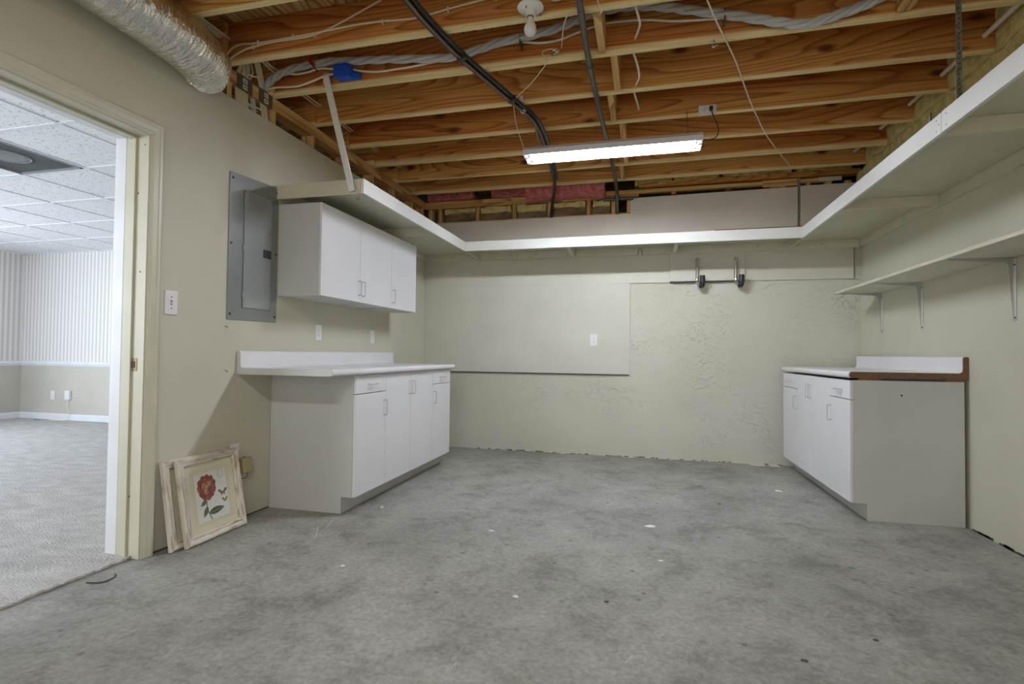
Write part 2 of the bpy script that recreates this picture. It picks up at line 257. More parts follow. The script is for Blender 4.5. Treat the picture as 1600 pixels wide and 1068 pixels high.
M['flake'] = mat('white_paint_flake', (0.75, 0.75, 0.72), 0.7)
M['dirt'] = mat('dark_grit', (0.07, 0.06, 0.05), 0.9)
M['caulk'] = mat('rough_white_caulk', (0.55, 0.54, 0.48), 0.8, nscale=30)
M['green'] = mat('green_plastic', (0.02, 0.25, 0.12), 0.5)

# ------------------------------------------------------------------ mesh helper
SH = {}
class B:
    def __init__(s): s.v = []; s.f = []; s.sm = False
    def quadbox(s, P):   # 8 points: bottom 4 ccw, top 4 ccw
        n = len(s.v); s.v += [tuple(p) for p in P]
        for q in ((3, 2, 1, 0), (4, 5, 6, 7), (0, 1, 5, 4), (1, 2, 6, 5), (2, 3, 7, 6), (3, 0, 4, 7)): s.f.append(tuple(n+i for i in q))
        return s
    def box(s, x0, x1, y0, y1, z0, z1):
        if x0 > x1: x0, x1 = x1, x0
        if y0 > y1: y0, y1 = y1, y0
        if z0 > z1: z0, z1 = z1, z0
        return s.quadbox([(x0, y0, z0), (x1, y0, z0), (x1, y1, z0), (x0, y1, z0), (x0, y0, z1), (x1, y0, z1), (x1, y1, z1), (x0, y1, z1)])
    def tube(s, pts, r, seg=8, closed=False, cap=True):
        pts = [Vector(p) for p in pts]; n = len(pts); base = len(s.v); up = None; rs = r if isinstance(r, (list, tuple)) else [r]*n
        for i, p in enumerate(pts):
            if closed: t = pts[(i+1) % n]-pts[i-1]
            else: t = pts[min(i+1, n-1)]-pts[max(i-1, 0)]
            t.normalize()
            if up is None:
                up = Vector((0, 0, 1)) if abs(t.z) < 0.9 else Vector((1, 0, 0))
            a = t.cross(up); a.normalize(); up = a.cross(t); up.normalize()
            for k in range(seg):
                th = 2*PI*k/seg; s.v.append(tuple(p+a*(math.cos(th)*rs[i])+up*(math.sin(th)*rs[i])))
        m = n if closed else n-1
        for i in range(m):
            for k in range(seg):
                a0 = base+i*seg+k; a1 = base+i*seg+(k+1) % seg; b0 = base+((i+1) % n)*seg+k; b1 = base+((i+1) % n)*seg+(k+1) % seg
                s.f.append((a0, b0, b1, a1))
        if cap and not closed:
            s.f.append(tuple(base+k for k in range(seg))); s.f.append(tuple(base+(n-1)*seg+k for k in reversed(range(seg))))
        s.sm = True; return s
    def lathe(s, prof, c, axis='z', seg=24):
        base = len(s.v); c = Vector(c)
        for (r, h) in prof:
            for k in range(seg):
                th = 2*PI*k/seg; a, b = r*math.cos(th), r*math.sin(th)
                v = {'z': Vector((a, b, h)), 'x': Vector((h, a, b)), 'y': Vector((b, h, a))}[axis]; s.v.append(tuple(c+v))
        for i in range(len(prof)-1):
            for k in range(seg):
                s.f.append((base+i*seg+k, base+i*seg+(k+1) % seg, base+(i+1)*seg+(k+1) % seg, base+(i+1)*seg+k))
        s.f.append(tuple(base+k for k in reversed(range(seg)))); s.f.append(tuple(base+(len(prof)-1)*seg+k for k in range(seg)))
        s.sm = True; return s
    def prism(s, poly, t0, t1, axis='y'):
        """poly of 2d points extruded along an axis: y -> (x,z), x -> (y,z), z -> (x,y)"""
        n = len(poly); base = len(s.v)
        def P(a, b, t): return {'y': (a, t, b), 'x': (t, a, b), 'z': (a, b, t)}[axis]
        for t in (t0, t1):
            for a, b in poly: s.v.append(P(a, b, t))
        s.f.append(tuple(base+i for i in range(n))); s.f.append(tuple(base+n+i for i in reversed(range(n))))
        for i in range(n):
            j = (i+1) % n; s.f.append((base+i, base+n+i, base+n+j, base+j))
        return s
    def build(s, name, m, parent=None, bevel=0.0, smooth=None, base=None, segs=2):
        if parent is not None: sh = Vector(SH[parent.name])
        elif base is not None: sh = Vector(base)
        else:
            xs = [v[0] for v in s.v]; ys = [v[1] for v in s.v]; zs = [v[2] for v in s.v]
            sh = Vector(((min(xs)+max(xs))/2, (min(ys)+max(ys))/2, min(zs)))
        me = bpy.data.meshes.new(name); me.from_pydata([tuple(Vector(v)-sh) for v in s.v], [], s.f)
        bm = bmesh.new(); bm.from_mesh(me); bmesh.ops.recalc_face_normals(bm, faces=bm.faces); bm.to_mesh(me); bm.free()
        if isinstance(m, (list, tuple)):
            for q in m: me.materials.append(M[q])
        else: me.materials.append(M[m])
        o = bpy.data.objects.new(name, me); C.objects.link(o)
        if parent is not None: o.parent = parent
        else: o.location = sh
        SH[o.name] = tuple(sh)
        if smooth if smooth is not None else s.sm:
            for p in me.polygons: p.use_smooth = True
            try: me.set_sharp_from_angle(angle=math.radians(40))
            except Exception: pass
        if bevel > 0:
            md = o.modifiers.new('bevel', 'BEVEL'); md.width = bevel; md.segments = segs; md.limit_method = 'ANGLE'
        return o
def tag(o, label=None, cat=None, group=None, kind=None):
    if label: o['label'] = label
    if cat: o['category'] = cat
    if group: o['group'] = group
    if kind: o['kind'] = kind
    return o
def empty(name, loc, rz=0, local=False):
    o = bpy.data.objects.new(name, None); C.objects.link(o); o.location = loc; o.rotation_euler = (0, 0, rz); o.empty_display_size = 0.1
    SH[o.name] = (0, 0, 0) if local else tuple(loc); return o
def struct(name, b, m, parent=None, **k):
    o = b.build(name, m, parent, **k)
    if parent is None: o['kind'] = 'structure'
    return o
def spline(pts, n=8):
    P = [Vector(p) for p in pts]; P = [P[0]*2-P[1]]+P+[P[-1]*2-P[-2]]; out = []
    for i in range(1, len(P)-2):
        for k in range(n):
            t = k/n; a, b, c, d = P[i-1], P[i], P[i+1], P[i+2]
            out.append(0.5*((2*b)+(-a+c)*t+(2*a-5*b+4*c-d)*t*t+(-a+3*b-3*c+d)*t*t*t))
    out.append(P[-2]); return out
def ray(px, py): return fw*F+rr*(px-800)-uu*(py-534)          # used to lift measurements on the photo to known planes
def at(px, py, ax, val):
    d = ray(px, py); c = Vector((CX, 0, CH)); return c+d*((val-c[ax])/d[ax])
D, W, H, HT = 5.4392, 4.2699, 2.69, 2.925   # rear wall, right wall, joist underside, joist top
YB = -2.6                                   # near end of the room, behind the camera

# ================================================================== SETTING
struct('floor', B().box(-0.045, W+0.15, YB-0.1, D+0.15, -0.12, 0), 'concrete')
struct('floor_carpet', B().box(-6.6, -0.045, -1.05, D+0.4, -0.12, 0.012), 'carpet')
# left wall: drywall skins and studs, with the doorway
DY0, DY1, DZ = 1.13, 2.058, 2.075
lw = B(); zt = 2.512
for x0, x1 in ((-0.013, 0.0), (-0.130, -0.117)):
    z1 = zt if x1 == 0 else 2.46
    lw.box(x0, x1, YB, DY0-0.02, 0, z1); lw.box(x0, x1, DY1+0.02, D, 0, z1); lw.box(x0, x1, DY0-0.02, DY1+0.02, DZ+0.02, z1)
lw.box(-0.1165, -0.0135, YB, DY0-0.02, 0, 2.3); lw.box(-0.1165, -0.0135, DY1+0.02, D, 0, 2.3); lw.box(-0.1165, -0.0135, DY0-0.02, DY1+0.02, DZ+0.02, 2.3)
wl = struct('wall_left', lw, 'wall', base=(0, 0, 0))
rb = B()
rb.box(0, W, D, D+0.12, 0, 1.0); rb.box(0, W, D, D+0.12, 1.0, 2.45)
wr_ = struct('wall_rear', B().box(-0.12, W+0.12, D, D+0.14, 0, 2.443), 'plaster', base=(0, 0, 0))
struct('wall_right', B().box(W, W+0.14, YB, D, 0, 2.30), 'wall', base=(0, 0, 0))
struct('wall_near', B().box(-0.12, W+0.12, YB-0.12, YB, 0, 2.69), 'wall', base=(0, 0, 0))
# outer sheathing closing the joist cavities
struct('trim_sheathing', B().box(-6.7, W+0.30, D+0.55, D+0.6, 2.3, 3.0).box(W+0.16, W+0.20, YB-0.2, D+0.6, 0, 3.0).box(-6.7, W+0.3, YB-0.25, YB-0.2, 0, 3.0).box(-0.12, W+0.3, D+0.14, D+0.6, 2.3, 2.44), 'kraft')
# furred-out smooth panels on the rear wall
def rp(name, x0, x1, z0, z1, m, t=0.012, y=D): return B().box(x0, x1, y-t, y, z0, z1).build(name, m, wr_, bevel=0.0015)
rp('smooth_panel', 0.0, 2.222, 0.822, 1.738, 'board', 0.014)
rp('smooth_panel', 0.0, 4.214, 1.738, 2.05, 'board', 0.016)
rp('upper_panel', 0.0, 2.222, 2.05, 2.445, 'drywall', 0.016)
up = B().prism([(2.222, 2.05), (3.750, 2.05), (3.750, 2.612), (2.25, 2.598), (2.232, 2.59), (2.222, 2.57)], D-0.016, D, 'y').build('upper_panel', 'drywall', wr_)
rp('upper_panel', 3.772, W, 2.05, 2.618, 'drywall', 0.016)
B().box(3.750, 3.772, D-0.019, D-0.002, 2.10, 2.70).build('steel_strip', 'zinc', wr_)
B().box(0.0, 2.218, D-0.0145, D, 0.812, 0.822).build('panel_gap', 'seam', wr_)
B().box(4.214, 4.218, D-0.0145, D, 1.735, 2.03).build('panel_gap', 'seam', wr_)
hb = rp('hook_board', 2.605, 3.290, 1.744, 2.035, 'board', 0.034, D)
B().box(2.605, 3.290, D-0.030, D-0.016, 1.730, 1.744).build('panel_gap', 'seam', wr_)
# rough paint/caulk bead at the foot of the rear wall
random.seed(3)
cb = B()
for i in range(70):
    x = random.uniform(0.65, 3.6); l = random.uniform(0.01, 0.06); d = random.uniform(0.004, 0.016)
    cb.box(x, x+l, D-d, D+0.003, 0.0, random.uniform(0.004, 0.014))
for (x, l, d) in ((1.55, 0.05, 0.035), (2.24, 0.06, 0.03), (2.62, 0.05, 0.03), (3.40, 0.14, 0.05), (3.55, 0.1, 0.07)): cb.lathe([(l*0.5, 0), (l*0.4, 0.004)], (x, D-d*0.6, 0.0), 'z', 9)
tag(cb.build('paint_bead', 'caulk', wr_, smooth=False), kind='stuff')
cr = B()
x = 0.63
while x < 3.62:
    l = random.uniform(0.03, 0.12); cr.box(x, x+l, D-0.003, D+0.002, 0.0, random.uniform(0.003, 0.009)); x += l
for i in range(60):
    y = random.uniform(0.5, 3.7); cr.box(W-0.004, W+0.002, y, y+random.uniform(0.04, 0.15), 0.0, random.uniform(0.005, 0.016))
tag(cr.build('wall_foot_crack', 'dirt', wr_), kind='stuff')
struct('trim_wall_foot_gap', B().box(0, 0.003, 2.14, 2.97, 0.0, 0.008), 'dirt')
# door frame
dj = B()
dj.box(-0.135, 0.004, DY1, DY1+0.018, 0, DZ); dj.box(-0.135, 0.004, DY0-0.018, DY0, 0, DZ); dj.box(-0.135, 0.004, DY0-0.018, DY1+0.018, DZ, DZ+0.018)
df = struct('door_1', dj, 'trim', base=(0, 1.6, 0))
B().box(-0.105, -0.065, DY1-0.012, DY1, 0, DZ-0.012).build('door_stop', 'trim', df, bevel=0.002)
B().box(-0.105, -0.065, DY0, DY0+0.012, 0, DZ-0.012).build('door_stop', 'trim', df, bevel=0.002)
B().box(-0.105, -0.065, DY0, DY1, DZ-0.012, DZ).build('door_stop', 'trim', df, bevel=0.002)
B().box(-0.192, -0.135, DY1-0.002, DY1+0.018, 0.0, DZ+0.018).build('jamb_extension', 'whitetrim', df, bevel=0.003)
B().box(-0.192, -0.135, DY0-0.018, DY0+0.002, 0.0, DZ+0.018).build('jamb_extension', 'whitetrim', df, bevel=0.003)
B().box(-0.192, -0.135, DY0-0.018, DY1+0.018, DZ-0.002, DZ+0.018).build('jamb_extension', 'whitetrim', df, bevel=0.003)
# moulded casing: profile extruded, mitred at the corners
prof = [(0.006, 0.0), (0.006, 0.009), (0.018, 0.012), (0.022, 0.016), (0.044, 0.018), (0.050, 0.021), (0.064, 0.021), (0.070, 0.014), (0.072, 0.0)]
def casing(side):
    b = B(); n = len(prof); base = 0
    if side == 'head': A = [(DY0-o, DZ+o, t) for o, t in prof]; Bq = [(DY1+o, DZ+o, t) for o, t in prof]
    elif side == 'far': A = [(DY1+o, 0.0, t) for o, t in prof]; Bq = [(DY1+o, DZ+o, t) for o, t in prof]
    else: A = [(DY0-o, 0.0, t) for o, t in prof]; Bq = [(DY0-o, DZ+o, t) for o, t in prof]
    for ring in (A, Bq):
        for y, z, t in ring: b.v.append((t, y, z))
    for i in range(n-1): b.f.append((i, i+1, n+i+1, n+i))
    b.f.append(tuple(range(n))); b.f.append(tuple(reversed(range(n, 2*n))))
    return b
for sd in ('near', 'far', 'head'): casing(sd).build('casing', 'trim', df, bevel=0.0008)
for sx in (-0.192,):
    B().box(sx-0.012, sx, DY1, DY1+0.06, 0, DZ+0.07).box(sx-0.012, sx, DY0-0.06, DY0, 0, DZ+0.07).box(sx-0.012, sx, DY0-0.06, DY1+0.06, DZ+0.01, DZ+0.07).build('casing', 'whitetrim', df)
sp = B().box(-0.078, -0.034, DY1-0.002, DY1+0.001, 0.912, 0.975).build('strike_plate', 'brass', df, bevel=0.0008)
B().box(-0.066, -0.046, DY1-0.004, DY1-0.001, 0.928, 0.960).build('latch_hole', 'slot', sp)
for z in (0.919, 0.968): B().lathe([(0.004, 0), (0.003, -0.002)], (-0.056, DY1-0.002, z), 'y', 8).build('screw', 'zinc', sp)
for (x, z) in ((-0.02, 2.03), (-0.055, 1.79), (-0.03, 1.4), (-0.06, 0.3)): B().lathe([(0.004, 0), (0.003, -0.0015)], (x, DY1, z), 'y', 8).build('nail_hole', 'slot', df)
# carpet edge strip at the threshold
te = B(); ys = [DY0+i*(DY1-DY0)/60 for i in range(61)]; random.seed(5)
pl = [(-0.045+random.uniform(-0.004, 0.008), y, 0.006+random.uniform(-0.002, 0.003)) for y in ys]
tag(te.tube(pl, 0.009, 6).build('frayed_carpet_edge', 'carpet', df), kind='stuff')

# ---- the carpeted room beyond
XL, YR, ZC = -6.49, 5.73, 2.40
ow = struct('wall_rear_carpeted_room', B().box(XL-0.1, -0.13, YR, YR+0.1, 0, 0.80).box(-0.13, -0.121, D, YR, 0, 2.9), 'beigewall', base=(0, 0, 0))
B().box(XL, -0.13, YR-0.002, YR+0.1, 0.80, 2.46).build('striped_wallpaper', 'stripe', ow)
ol = struct('wall_left_carpeted_room', B().box(XL-0.1, XL, -1.05, YR, 0, 0.80), 'beigewall', base=(0, 0, 0))
B().box(XL-0.1, XL, -1.05, YR, 0.80, 2.46).build('striped_wallpaper', 'stripe', ol)
struct('wall_near_carpeted_room', B().box(XL-0.1, -0.13, -1.15, -1.05, 0, 2.9), 'beigewall', base=(0, 0, 0))
def molding(p0, p1, nrm, prof, name, m):
    b = B(); n = len(prof)
    for p in (p0, p1):
        for o, z in prof: b.v.append((p[0]+nrm[0]*o, p[1]+nrm[1]*o, z))
    for i in range(n-1): b.f.append((i, i+1, n+i+1, n+i))
    b.f.append(tuple(range(n))); b.f.append(tuple(reversed(range(n, 2*n)))); return struct(name, b, m)
bbp = [(0, 0.012), (0.014, 0.012), (0.014, 0.078), (0.009, 0.090), (0.003, 0.098), (0, 0.098)]
crp = [(0, 0.772), (0.008, 0.775), (0.012, 0.790), (0.022, 0.800), (0.022, 0.812), (0.012, 0.818), (0.010, 0.835), (0.004, 0.840), (0, 0.840)]
molding((XL, YR), (-0.13, YR), (0, -1), bbp, 'baseboard_rear', 'whitetrim'); molding((XL, YR), (XL, -1.05), (1, 0), bbp, 'baseboard_left', 'whitetrim')
molding((XL, YR-0.002), (-0.13, YR-0.002), (0, -1), crp, 'trim_chair_rail_rear', 'whitetrim'); molding((XL, YR), (XL, -1.05), (1, 0), crp, 'trim_chair_rail_left', 'whitetrim')
# suspended ceiling: tiles in a T-bar grid
cg = B(); xs = [-1.12+0.655*1]; gx = [-0.465-0.655*i for i in range(0, 10)]; gy = [2.42+0.655*i for i in range(-5, 6)]
for x in gx: cg.box(x-0.012, x+0.012, -1.05, YR, ZC-0.004, ZC+0.006)
for y in gy: cg.box(XL, -0.13, y-0.012, y+0.012, ZC-0.0035, ZC+0.0055)
cg.box(XL, XL+0.025, -1.05, YR, ZC-0.004, ZC+0.006).box(XL, -0.13, YR-0.025, YR, ZC-0.004, ZC+0.006).box(-0.155, -0.13, -1.05, YR, ZC-0.004, ZC+0.006)
cl = struct('ceiling_grid', cg, 'tgrid', base=(0, 0, 0))
tme = None
for i in range(-1, 10):
    x1 = gx[i]-0.012 if i >= 0 else -0.155; x0 = gx[i+1]+0.012 if i+1 < len(gx) else XL+0.01
    for j in range(-1, 11):
        y0 = gy[j]+0.012 if j >= 0 else -1.04; y1 = gy[j+1]-0.012 if j+1 < len(gy) else YR-0.02
        if x1-x0 < 0.02 or y1-y0 < 0.02: continue
        if abs(x0-(-2.418)) < 0.05 and 2.3 < y0 < 2.6: continue      # the return-air grille sits here
        full = abs(x1-x0-0.631) < 0.01 and abs(y1-y0-0.631) < 0.01
        if full and tme:
            o = bpy.data.objects.new('ceiling_tile', tme); C.objects.link(o); o.parent = cl; o.location = ((x0+x1)/2, (y0+y1)/2, 0)
        else:
            cx_, cy_ = (x0+x1)/2, (y0+y1)/2
            o = B().box(x0-cx_, x1-cx_, y0-cy_, y1-cy_, ZC+0.002, ZC+0.016).build('ceiling_tile', 'tile', cl); o.location = (cx_, cy_, 0)
            if full: tme = o.data
gr = empty('return_air_grille', (-2.103, 2.7475, ZC-0.004)); tag(gr, 'grey square return air grille set into the white tiled ceiling', 'air grille')
gx0, gx1, gy0, gy1 = -2.43, -1.775, 2.42, 3.075
B().box(gx0+.012, gx1-.012, gy0+.012, gy0+.03, ZC-.008, ZC+.01).box(gx0+.012, gx1-.012, gy1-.03, gy1-.012, ZC-.008, ZC+.01).box(gx0+.012, gx0+.03, gy0+.012, gy1-.012, ZC-.008, ZC+.01).box(gx1-.03, gx1-.012, gy0+.012, gy1-.012, ZC-.008, ZC+.01).build('frame', 'grille', gr)
sl = B()
for i in range(40):
    y = gy0+0.03+i*(gy1-gy0-0.06)/40; sl.quadbox([(gx0+.03, y, ZC), (gx1-.03, y, ZC), (gx1-.03, y+.002, ZC), (gx0+.03, y+.002, ZC), (gx0+.03, y+.007, ZC+.009), (gx1-.03, y+.007, ZC+.009), (gx1-.03, y+.009, ZC+.009), (gx0+.03, y+.009, ZC+.009)])
tag(sl.build('fin', 'grille', gr), kind='stuff')
B().box(gx0+.03, gx1-.03, gy0+.03, gy1-.03, ZC+.012, ZC+.014).build('backing', 'steel', gr)
B().lathe([(0.15, 0.0), (0.145, -0.004), (0.13, 0.002), (0.10, -0.003)], (-2.10, 2.75, ZC+0.002), 'z', 28).build('round_duct_mouth', 'steel', gr)

# ================================================================== overhead framing
JY = [0.88, 1.29, 1.70, 2.115, 2.530, 2.935, 3.385, 3.828, 4.262, 4.700, 5.118]
ceil = struct('ceiling', B().box(-6.7, W+0.30, YB-0.2, D+0.62, HT, HT+0.03), 'subfloor', base=(0, 0, 0))
names = {0.88: 'nearest the camera, out of frame', 1.29: 'over the near edge of the doorway', 1.70: 'over the middle of the doorway', 2.115: 'in front of the foil duct end', 2.530: 'carrying the bare bulb', 2.935: 'with the blue junction box', 3.385: 'holding the cable clamp', 3.828: 'with the white outlet', 4.262: 'just behind the shop light', 4.700: 'second from the rear wall', 5.118: 'nearest the rear wall'}
for y in JY:
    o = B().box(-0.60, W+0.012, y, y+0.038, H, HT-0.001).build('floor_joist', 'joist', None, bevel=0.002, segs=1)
    tag(o, 'brown sawn pine floor joist ' + names[y] if y in names else 'pine floor joist overhead behind the camera', 'joist', 'floor joists')
for y in JY:
    if y > 2.5:
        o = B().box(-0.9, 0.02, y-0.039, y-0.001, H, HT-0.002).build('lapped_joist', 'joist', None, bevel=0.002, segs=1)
        tag(o, 'lapped joist end over the left plate, beside the joist ' + names[y], 'joist', 'lapped joist ends')
# blocking between joists
BL = [(2.140, 2.535, 2.935, 'nearest the bare bulb'), (2.200, 2.935, 3.385, 'beside the white wavy cable'), (2.150, 3.385, 3.828, 'above the shop light'), (2.205, 3.828, 4.262, 'right over the shop light tubes'), (2.205, 4.262, 4.700, 'behind the shop light'), (2.160, 4.700, 5.118, 'nearest the rear wall')]
for x, y0, y1, tx in BL:
    o = B().box(x-0.019, x+0.019, y0+0.039, y1-0.001, H-0.001, H+0.17).build('joist_blocking', 'plate', None, bevel=0.002, segs=1)
    tag(o, 'short pine block between two joists, ' + tx, 'blocking', 'blocks between joists')
o = B().quadbox([(3.56, 2.58, 2.70), (3.62, 2.58, 2.70), (3.62, 2.92, 2.70), (3.56, 2.92, 2.70), (3.56, 2.58, 2.84), (3.62, 2.58, 2.84), (3.62, 2.92, 2.84), (3.56, 2.92, 2.84)]).build('joist_blocking', 'plate', None, bevel=0.003)
tag(o, 'pale thick pine block between joists at the upper right', 'blocking')
# top plates + studs of the left wall
pt = empty('wall_framing', (-0.06, 4.0, 2.0)); tag(pt, 'pine stud framing with double top plate showing above the left wall', 'framing')
B().box(-0.105, -0.010, 0.4, D+0.09, 2.613, 2.6505).build('top_plate', 'plate', pt, bevel=0.0015, segs=1)
B().box(-0.105, -0.010, 0.4, D+0.09, 2.6515, 2.689).build('top_plate', 'plate', pt, bevel=0.0015, segs=1)
for y in (1.75, 2.16, 2.56, 2.945, 3.375, 3.81, 4.25, 4.67, 5.10, 5.36): B().box(-0.105, -0.0135, y, y+0.038, 2.302, 2.612).build('stud', 'stud', pt, bevel=0.0015, segs=1)
# rear wall framing above the ledge
rf = empty('rear_wall_framing', (2.1, D+0.1, 2.44)); tag(rf, 'pine sill, studs and plates above the ledge of the rear wall', 'framing')
B().box(-0.1, 2.21, D-0.012, D+0.13, 2.4445, 2.456).build('sill_board', 'platex', rf)
for x in (0.02, 0.135, 0.575, 0.985, 1.37, 1.78, 2.03, 2.185): B().box(x, x+0.038, D+0.015, D+0.10, 2.457, 2.612).build('stud', 'stud', rf, bevel=0.0015, segs=1)
B().box(-0.1, 2.30, D+0.0, D+0.10, 2.613, 2.650).build('plate', 'platex', rf, bevel=0.0015, segs=1)
B().box(-0.1, 2.30, D+0.0, D+0.10, 2.651, 2.689).build('plate', 'platex', rf, bevel=0.0015, segs=1)
B().box(2.20, 4.05, D-0.004, D+0.05, 2.648, 2.684).build('plate', 'platex', rf, bevel=0.0015, segs=1)
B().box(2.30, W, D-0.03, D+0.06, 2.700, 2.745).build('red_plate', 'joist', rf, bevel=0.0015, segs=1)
for x, wd in ((2.24, .05), (2.62, .04), (3.12, .05), (3.52, .13), (3.83, .03), (3.98, .06), (4.15, .05)): B().box(x, x+wd, D+0.001, D+0.04, 2.619, 2.647).build('shim', 'stud', rf)
B().box(3.45, 3.75, D-0.008, D-0.005, 2.625, 2.69).build('packer', 'platex', rf)
B().box(3.93, 4.12, D-0.012, D-0.005, 2.65, 2.688).build('packer', 'board', rf)
# insulation
def lumpy(x0, x1, y0, y1, z0, z1, nx, ny, nz, amp, sc, seed):
    b = B(); bm = bmesh.new(); bmesh.ops.create_cube(bm, size=1); bmesh.ops.subdivide_edges(bm, edges=bm.edges, cuts=max(nx, nz), use_grid_fill=True)
    for v in bm.verts:
        p = Vector((x0+(v.co.x+.5)*(x1-x0), y0+(v.co.y+.5)*(y1-y0), z0+(v.co.z+.5)*(z1-z0)))
        r_ = 1.0
        q = noise.noise_vector(p*sc+Vector((seed, 0, 0)))*amp; q2 = noise.noise_vector(p*sc*3+Vector((seed, 9, 0)))*amp*0.35
        v.co = p+q+q2
    bm.verts.index_update(); b.v = [tuple(v.co) for v in bm.verts]; b.f = [tuple(v.index for v in f.verts) for f in bm.faces]; bm.free(); b.sm = True; return b
xb = [(0.20, 0.565, 'between the first studs left of the rear ledge'), (0.62, 0.975, 'sagging between studs above the middle of the left rear ledge'), (1.03, 1.36, 'left of the black cables at the rear ledge'), (1.42, 1.77, 'right of the black cables at the rear ledge'), (1.83, 2.02, 'left of the iron pipe at the rear ledge')]
for i, (a, b_, tx) in enumerate(xb):
    o = empty('insulation_batt', ((a+b_)/2, D+0.08, 2.457)); tag(o, 'yellow batt with brown facing, ' + tx, 'insulation', 'batts above the rear wall')
    lumpy(a, b_, D+0.055, D+0.16, 2.46, 2.60, 9, 3, 5, 0.012, 11, i*3.1).build('kraft_facing', 'kraft', o)
    lumpy(a+0.01, b_-0.01, D+0.015, D+0.07, 2.555-0.01*(i % 3), 2.605, 9, 3, 4, 0.014, 12, 40+i*2.7).build('drooping_fold', 'batt', o)
o = lumpy(1.17, 1.975, D-0.20, D-0.03, 2.615, 2.80, 12, 5, 5, 0.018, 5, 3).build('pink_insulation', 'pink', None); tag(o, 'pink insulation batt wedged behind the last joist above the rear wall', 'insulation')
o = lumpy(0.05, 0.55, D-0.06, D+0.04, 2.695, 2.85, 8, 4, 4, 0.015, 6, 13).build('pink_insulation', 'pink', None); tag(o, 'small scrap of pink insulation in the far left corner of the framing', 'insulation')
o = lumpy(0.75, 1.15, D+0.0, D+0.1, 2.695, 2.82, 8, 4, 4, 0.012, 6, 23).build('pink_insulation', 'pink', None); tag(o, 'shadowed pink insulation scrap left of the big pink batt', 'insulation')
for i, (a, b_, tx) in enumerate(((2.26, 2.62, 'just right of the iron pipe'), (2.64, 3.06, 'in the middle of the right rear ledge'), (3.10, 3.70, 'above the steel strip'), (3.74, 4.2, 'at the far right corner'))):
    o = lumpy(a, b_, D-0.025, D+0.10, 2.75 if i else 2.72, 2.90, 8, 3, 4, 0.012, 9, 60+i*5).build('yellow_insulation', 'batt', None); tag(o, 'yellow insulation stuffed above the rear plates, ' + tx, 'insulation', 'yellow rear batts')
prev = None
for i in range(1, len(JY)-1):
    y0, y1 = JY[i]+0.04, JY[i+1]-0.002
    o = lumpy(W-0.065, W+0.10, y0, y1, 2.68, 2.91, 7, 4, 5, 0.016, 8, 80+i*4).build('side_insulation', 'batt', None)
    tag(o, 'yellow batt at the right end of the joist ' + names.get(JY[i+1], 'nearest the camera'), 'insulation', 'batts at the right joist ends')
for i, (a, b_, tx) in enumerate(((1.7, 2.5, 'nearest the camera'), (2.5, 3.3, 'behind the steel hanger strap'), (3.3, 4.1, 'beyond the hanger strap'), (4.1, 4.85, 'towards the rear'), (4.85, 5.38, 'in the rear right corner'))):
    o = lumpy(W-0.05, W+0.12, a, b_, 2.305, 2.685, 10, 4, 7, 0.02, 7, 120+i*4).build('wall_top_insulation', 'batt', None)
    tag(o, 'yellow insulation above the right wall over the high shelf, ' + tx, 'insulation', 'batts along the right wall top')

# ================================================================== shelves
ZT, ZB = 2.117, 2.024      # fascia top and bottom
XS, YS, XR = 0.645, 4.912, 3.659
sh = empty('high_shelf', (0.32, 4.2, ZB)); tag(sh, 'white edged high shelf along the left wall above the wall cabinet', 'shelf', None)
B().box(0.0, XS-0.02, 3.005, D-0.017, ZT-0.02, ZT-0.002).build('deck', 'shelfcream', sh)
B().box(XS-0.019, XS, 2.985, YS+0.0, ZB, ZT).build('fascia', 'shelfwhite', sh, bevel=0.0015)
B().box(XS-0.019, XS-0.001, YS+0.001, D-0.036, ZB, ZT-0.004).build('fascia_extension', 'shelfcream', sh, bevel=0.0015)
B().box(0.0, XS-0.020, 2.985, 3.004, ZB, ZT).build('end_board', 'shelfcream', sh, bevel=0.0015)
B().box(0.0, 0.019, 3.005, D-0.036, ZB, ZT-0.021).build('ledger', 'shelfcream', sh, bevel=0.001)
for y in (4.19,): B().box(0.02, XS-0.02, y, y+0.019, ZB+0.002, ZT-0.021).build('cross_batten', 'shelfcream', sh, bevel=0.001)
B().box(-0.0, XS-0.02, 4.30, 4.33, ZT-0.024, ZT-0.0205).build('deck_joint', 'shelfwhite', sh)
rs = empty('high_shelf', (2.15, 5.2, ZB)); tag(rs, 'white edged high shelf across the rear wall above the chrome hooks', 'shelf', None)
B().box(XS+0.001, XR-0.001, YS+0.02, D-0.017, ZT-0.02, ZT-0.002).build('deck', 'shelfcream', rs)
B().box(XS+0.001, XR-0.001, YS, YS+0.019, ZB, ZT).build('fascia', 'shelfwhite', rs, bevel=0.0015)
B().box(0.02, 1.05, D-0.036, D-0.017, ZB-0.005, ZT-0.021).build('ledger', 'shelfcream', rs, bevel=0.001)
B().box(1.052, 3.62, D-0.036, D-0.017, ZB-0.005, ZT-0.021).build('ledger', 'shelfcream', rs, bevel=0.001)
B().box(3.622, W-0.02, D-0.036, D-0.017, ZB-0.005, ZT-0.021).build('ledger', 'shelfcream', rs, bevel=0.001)
for x in (1.64, 2.625): B().box(x, x+0.038, YS+0.02, D-0.037, ZB+0.000, ZT-0.021).build('brace', 'shelfcream', rs, bevel=0.001)
B().box(2.96, 3.655, YS+0.001, YS+0.05, ZT, ZT+0.008).build('stained_batten', 'redstain', rs)
rg = empty('high_shelf', (3.95, 3.2, ZB)); tag(rg, 'white edged high shelf along the right wall, above the narrow bracketed shelf', 'shelf', None)
B().box(XR+0.02, W, 0.3, D-0.017, ZT-0.02, ZT-0.002).build('deck', 'shelfcream', rg)
B().box(XR, XR+0.019, 2.742, YS+0.02, ZB, ZT).build('fascia', 'shelfwhite', rg, bevel=0.0015)
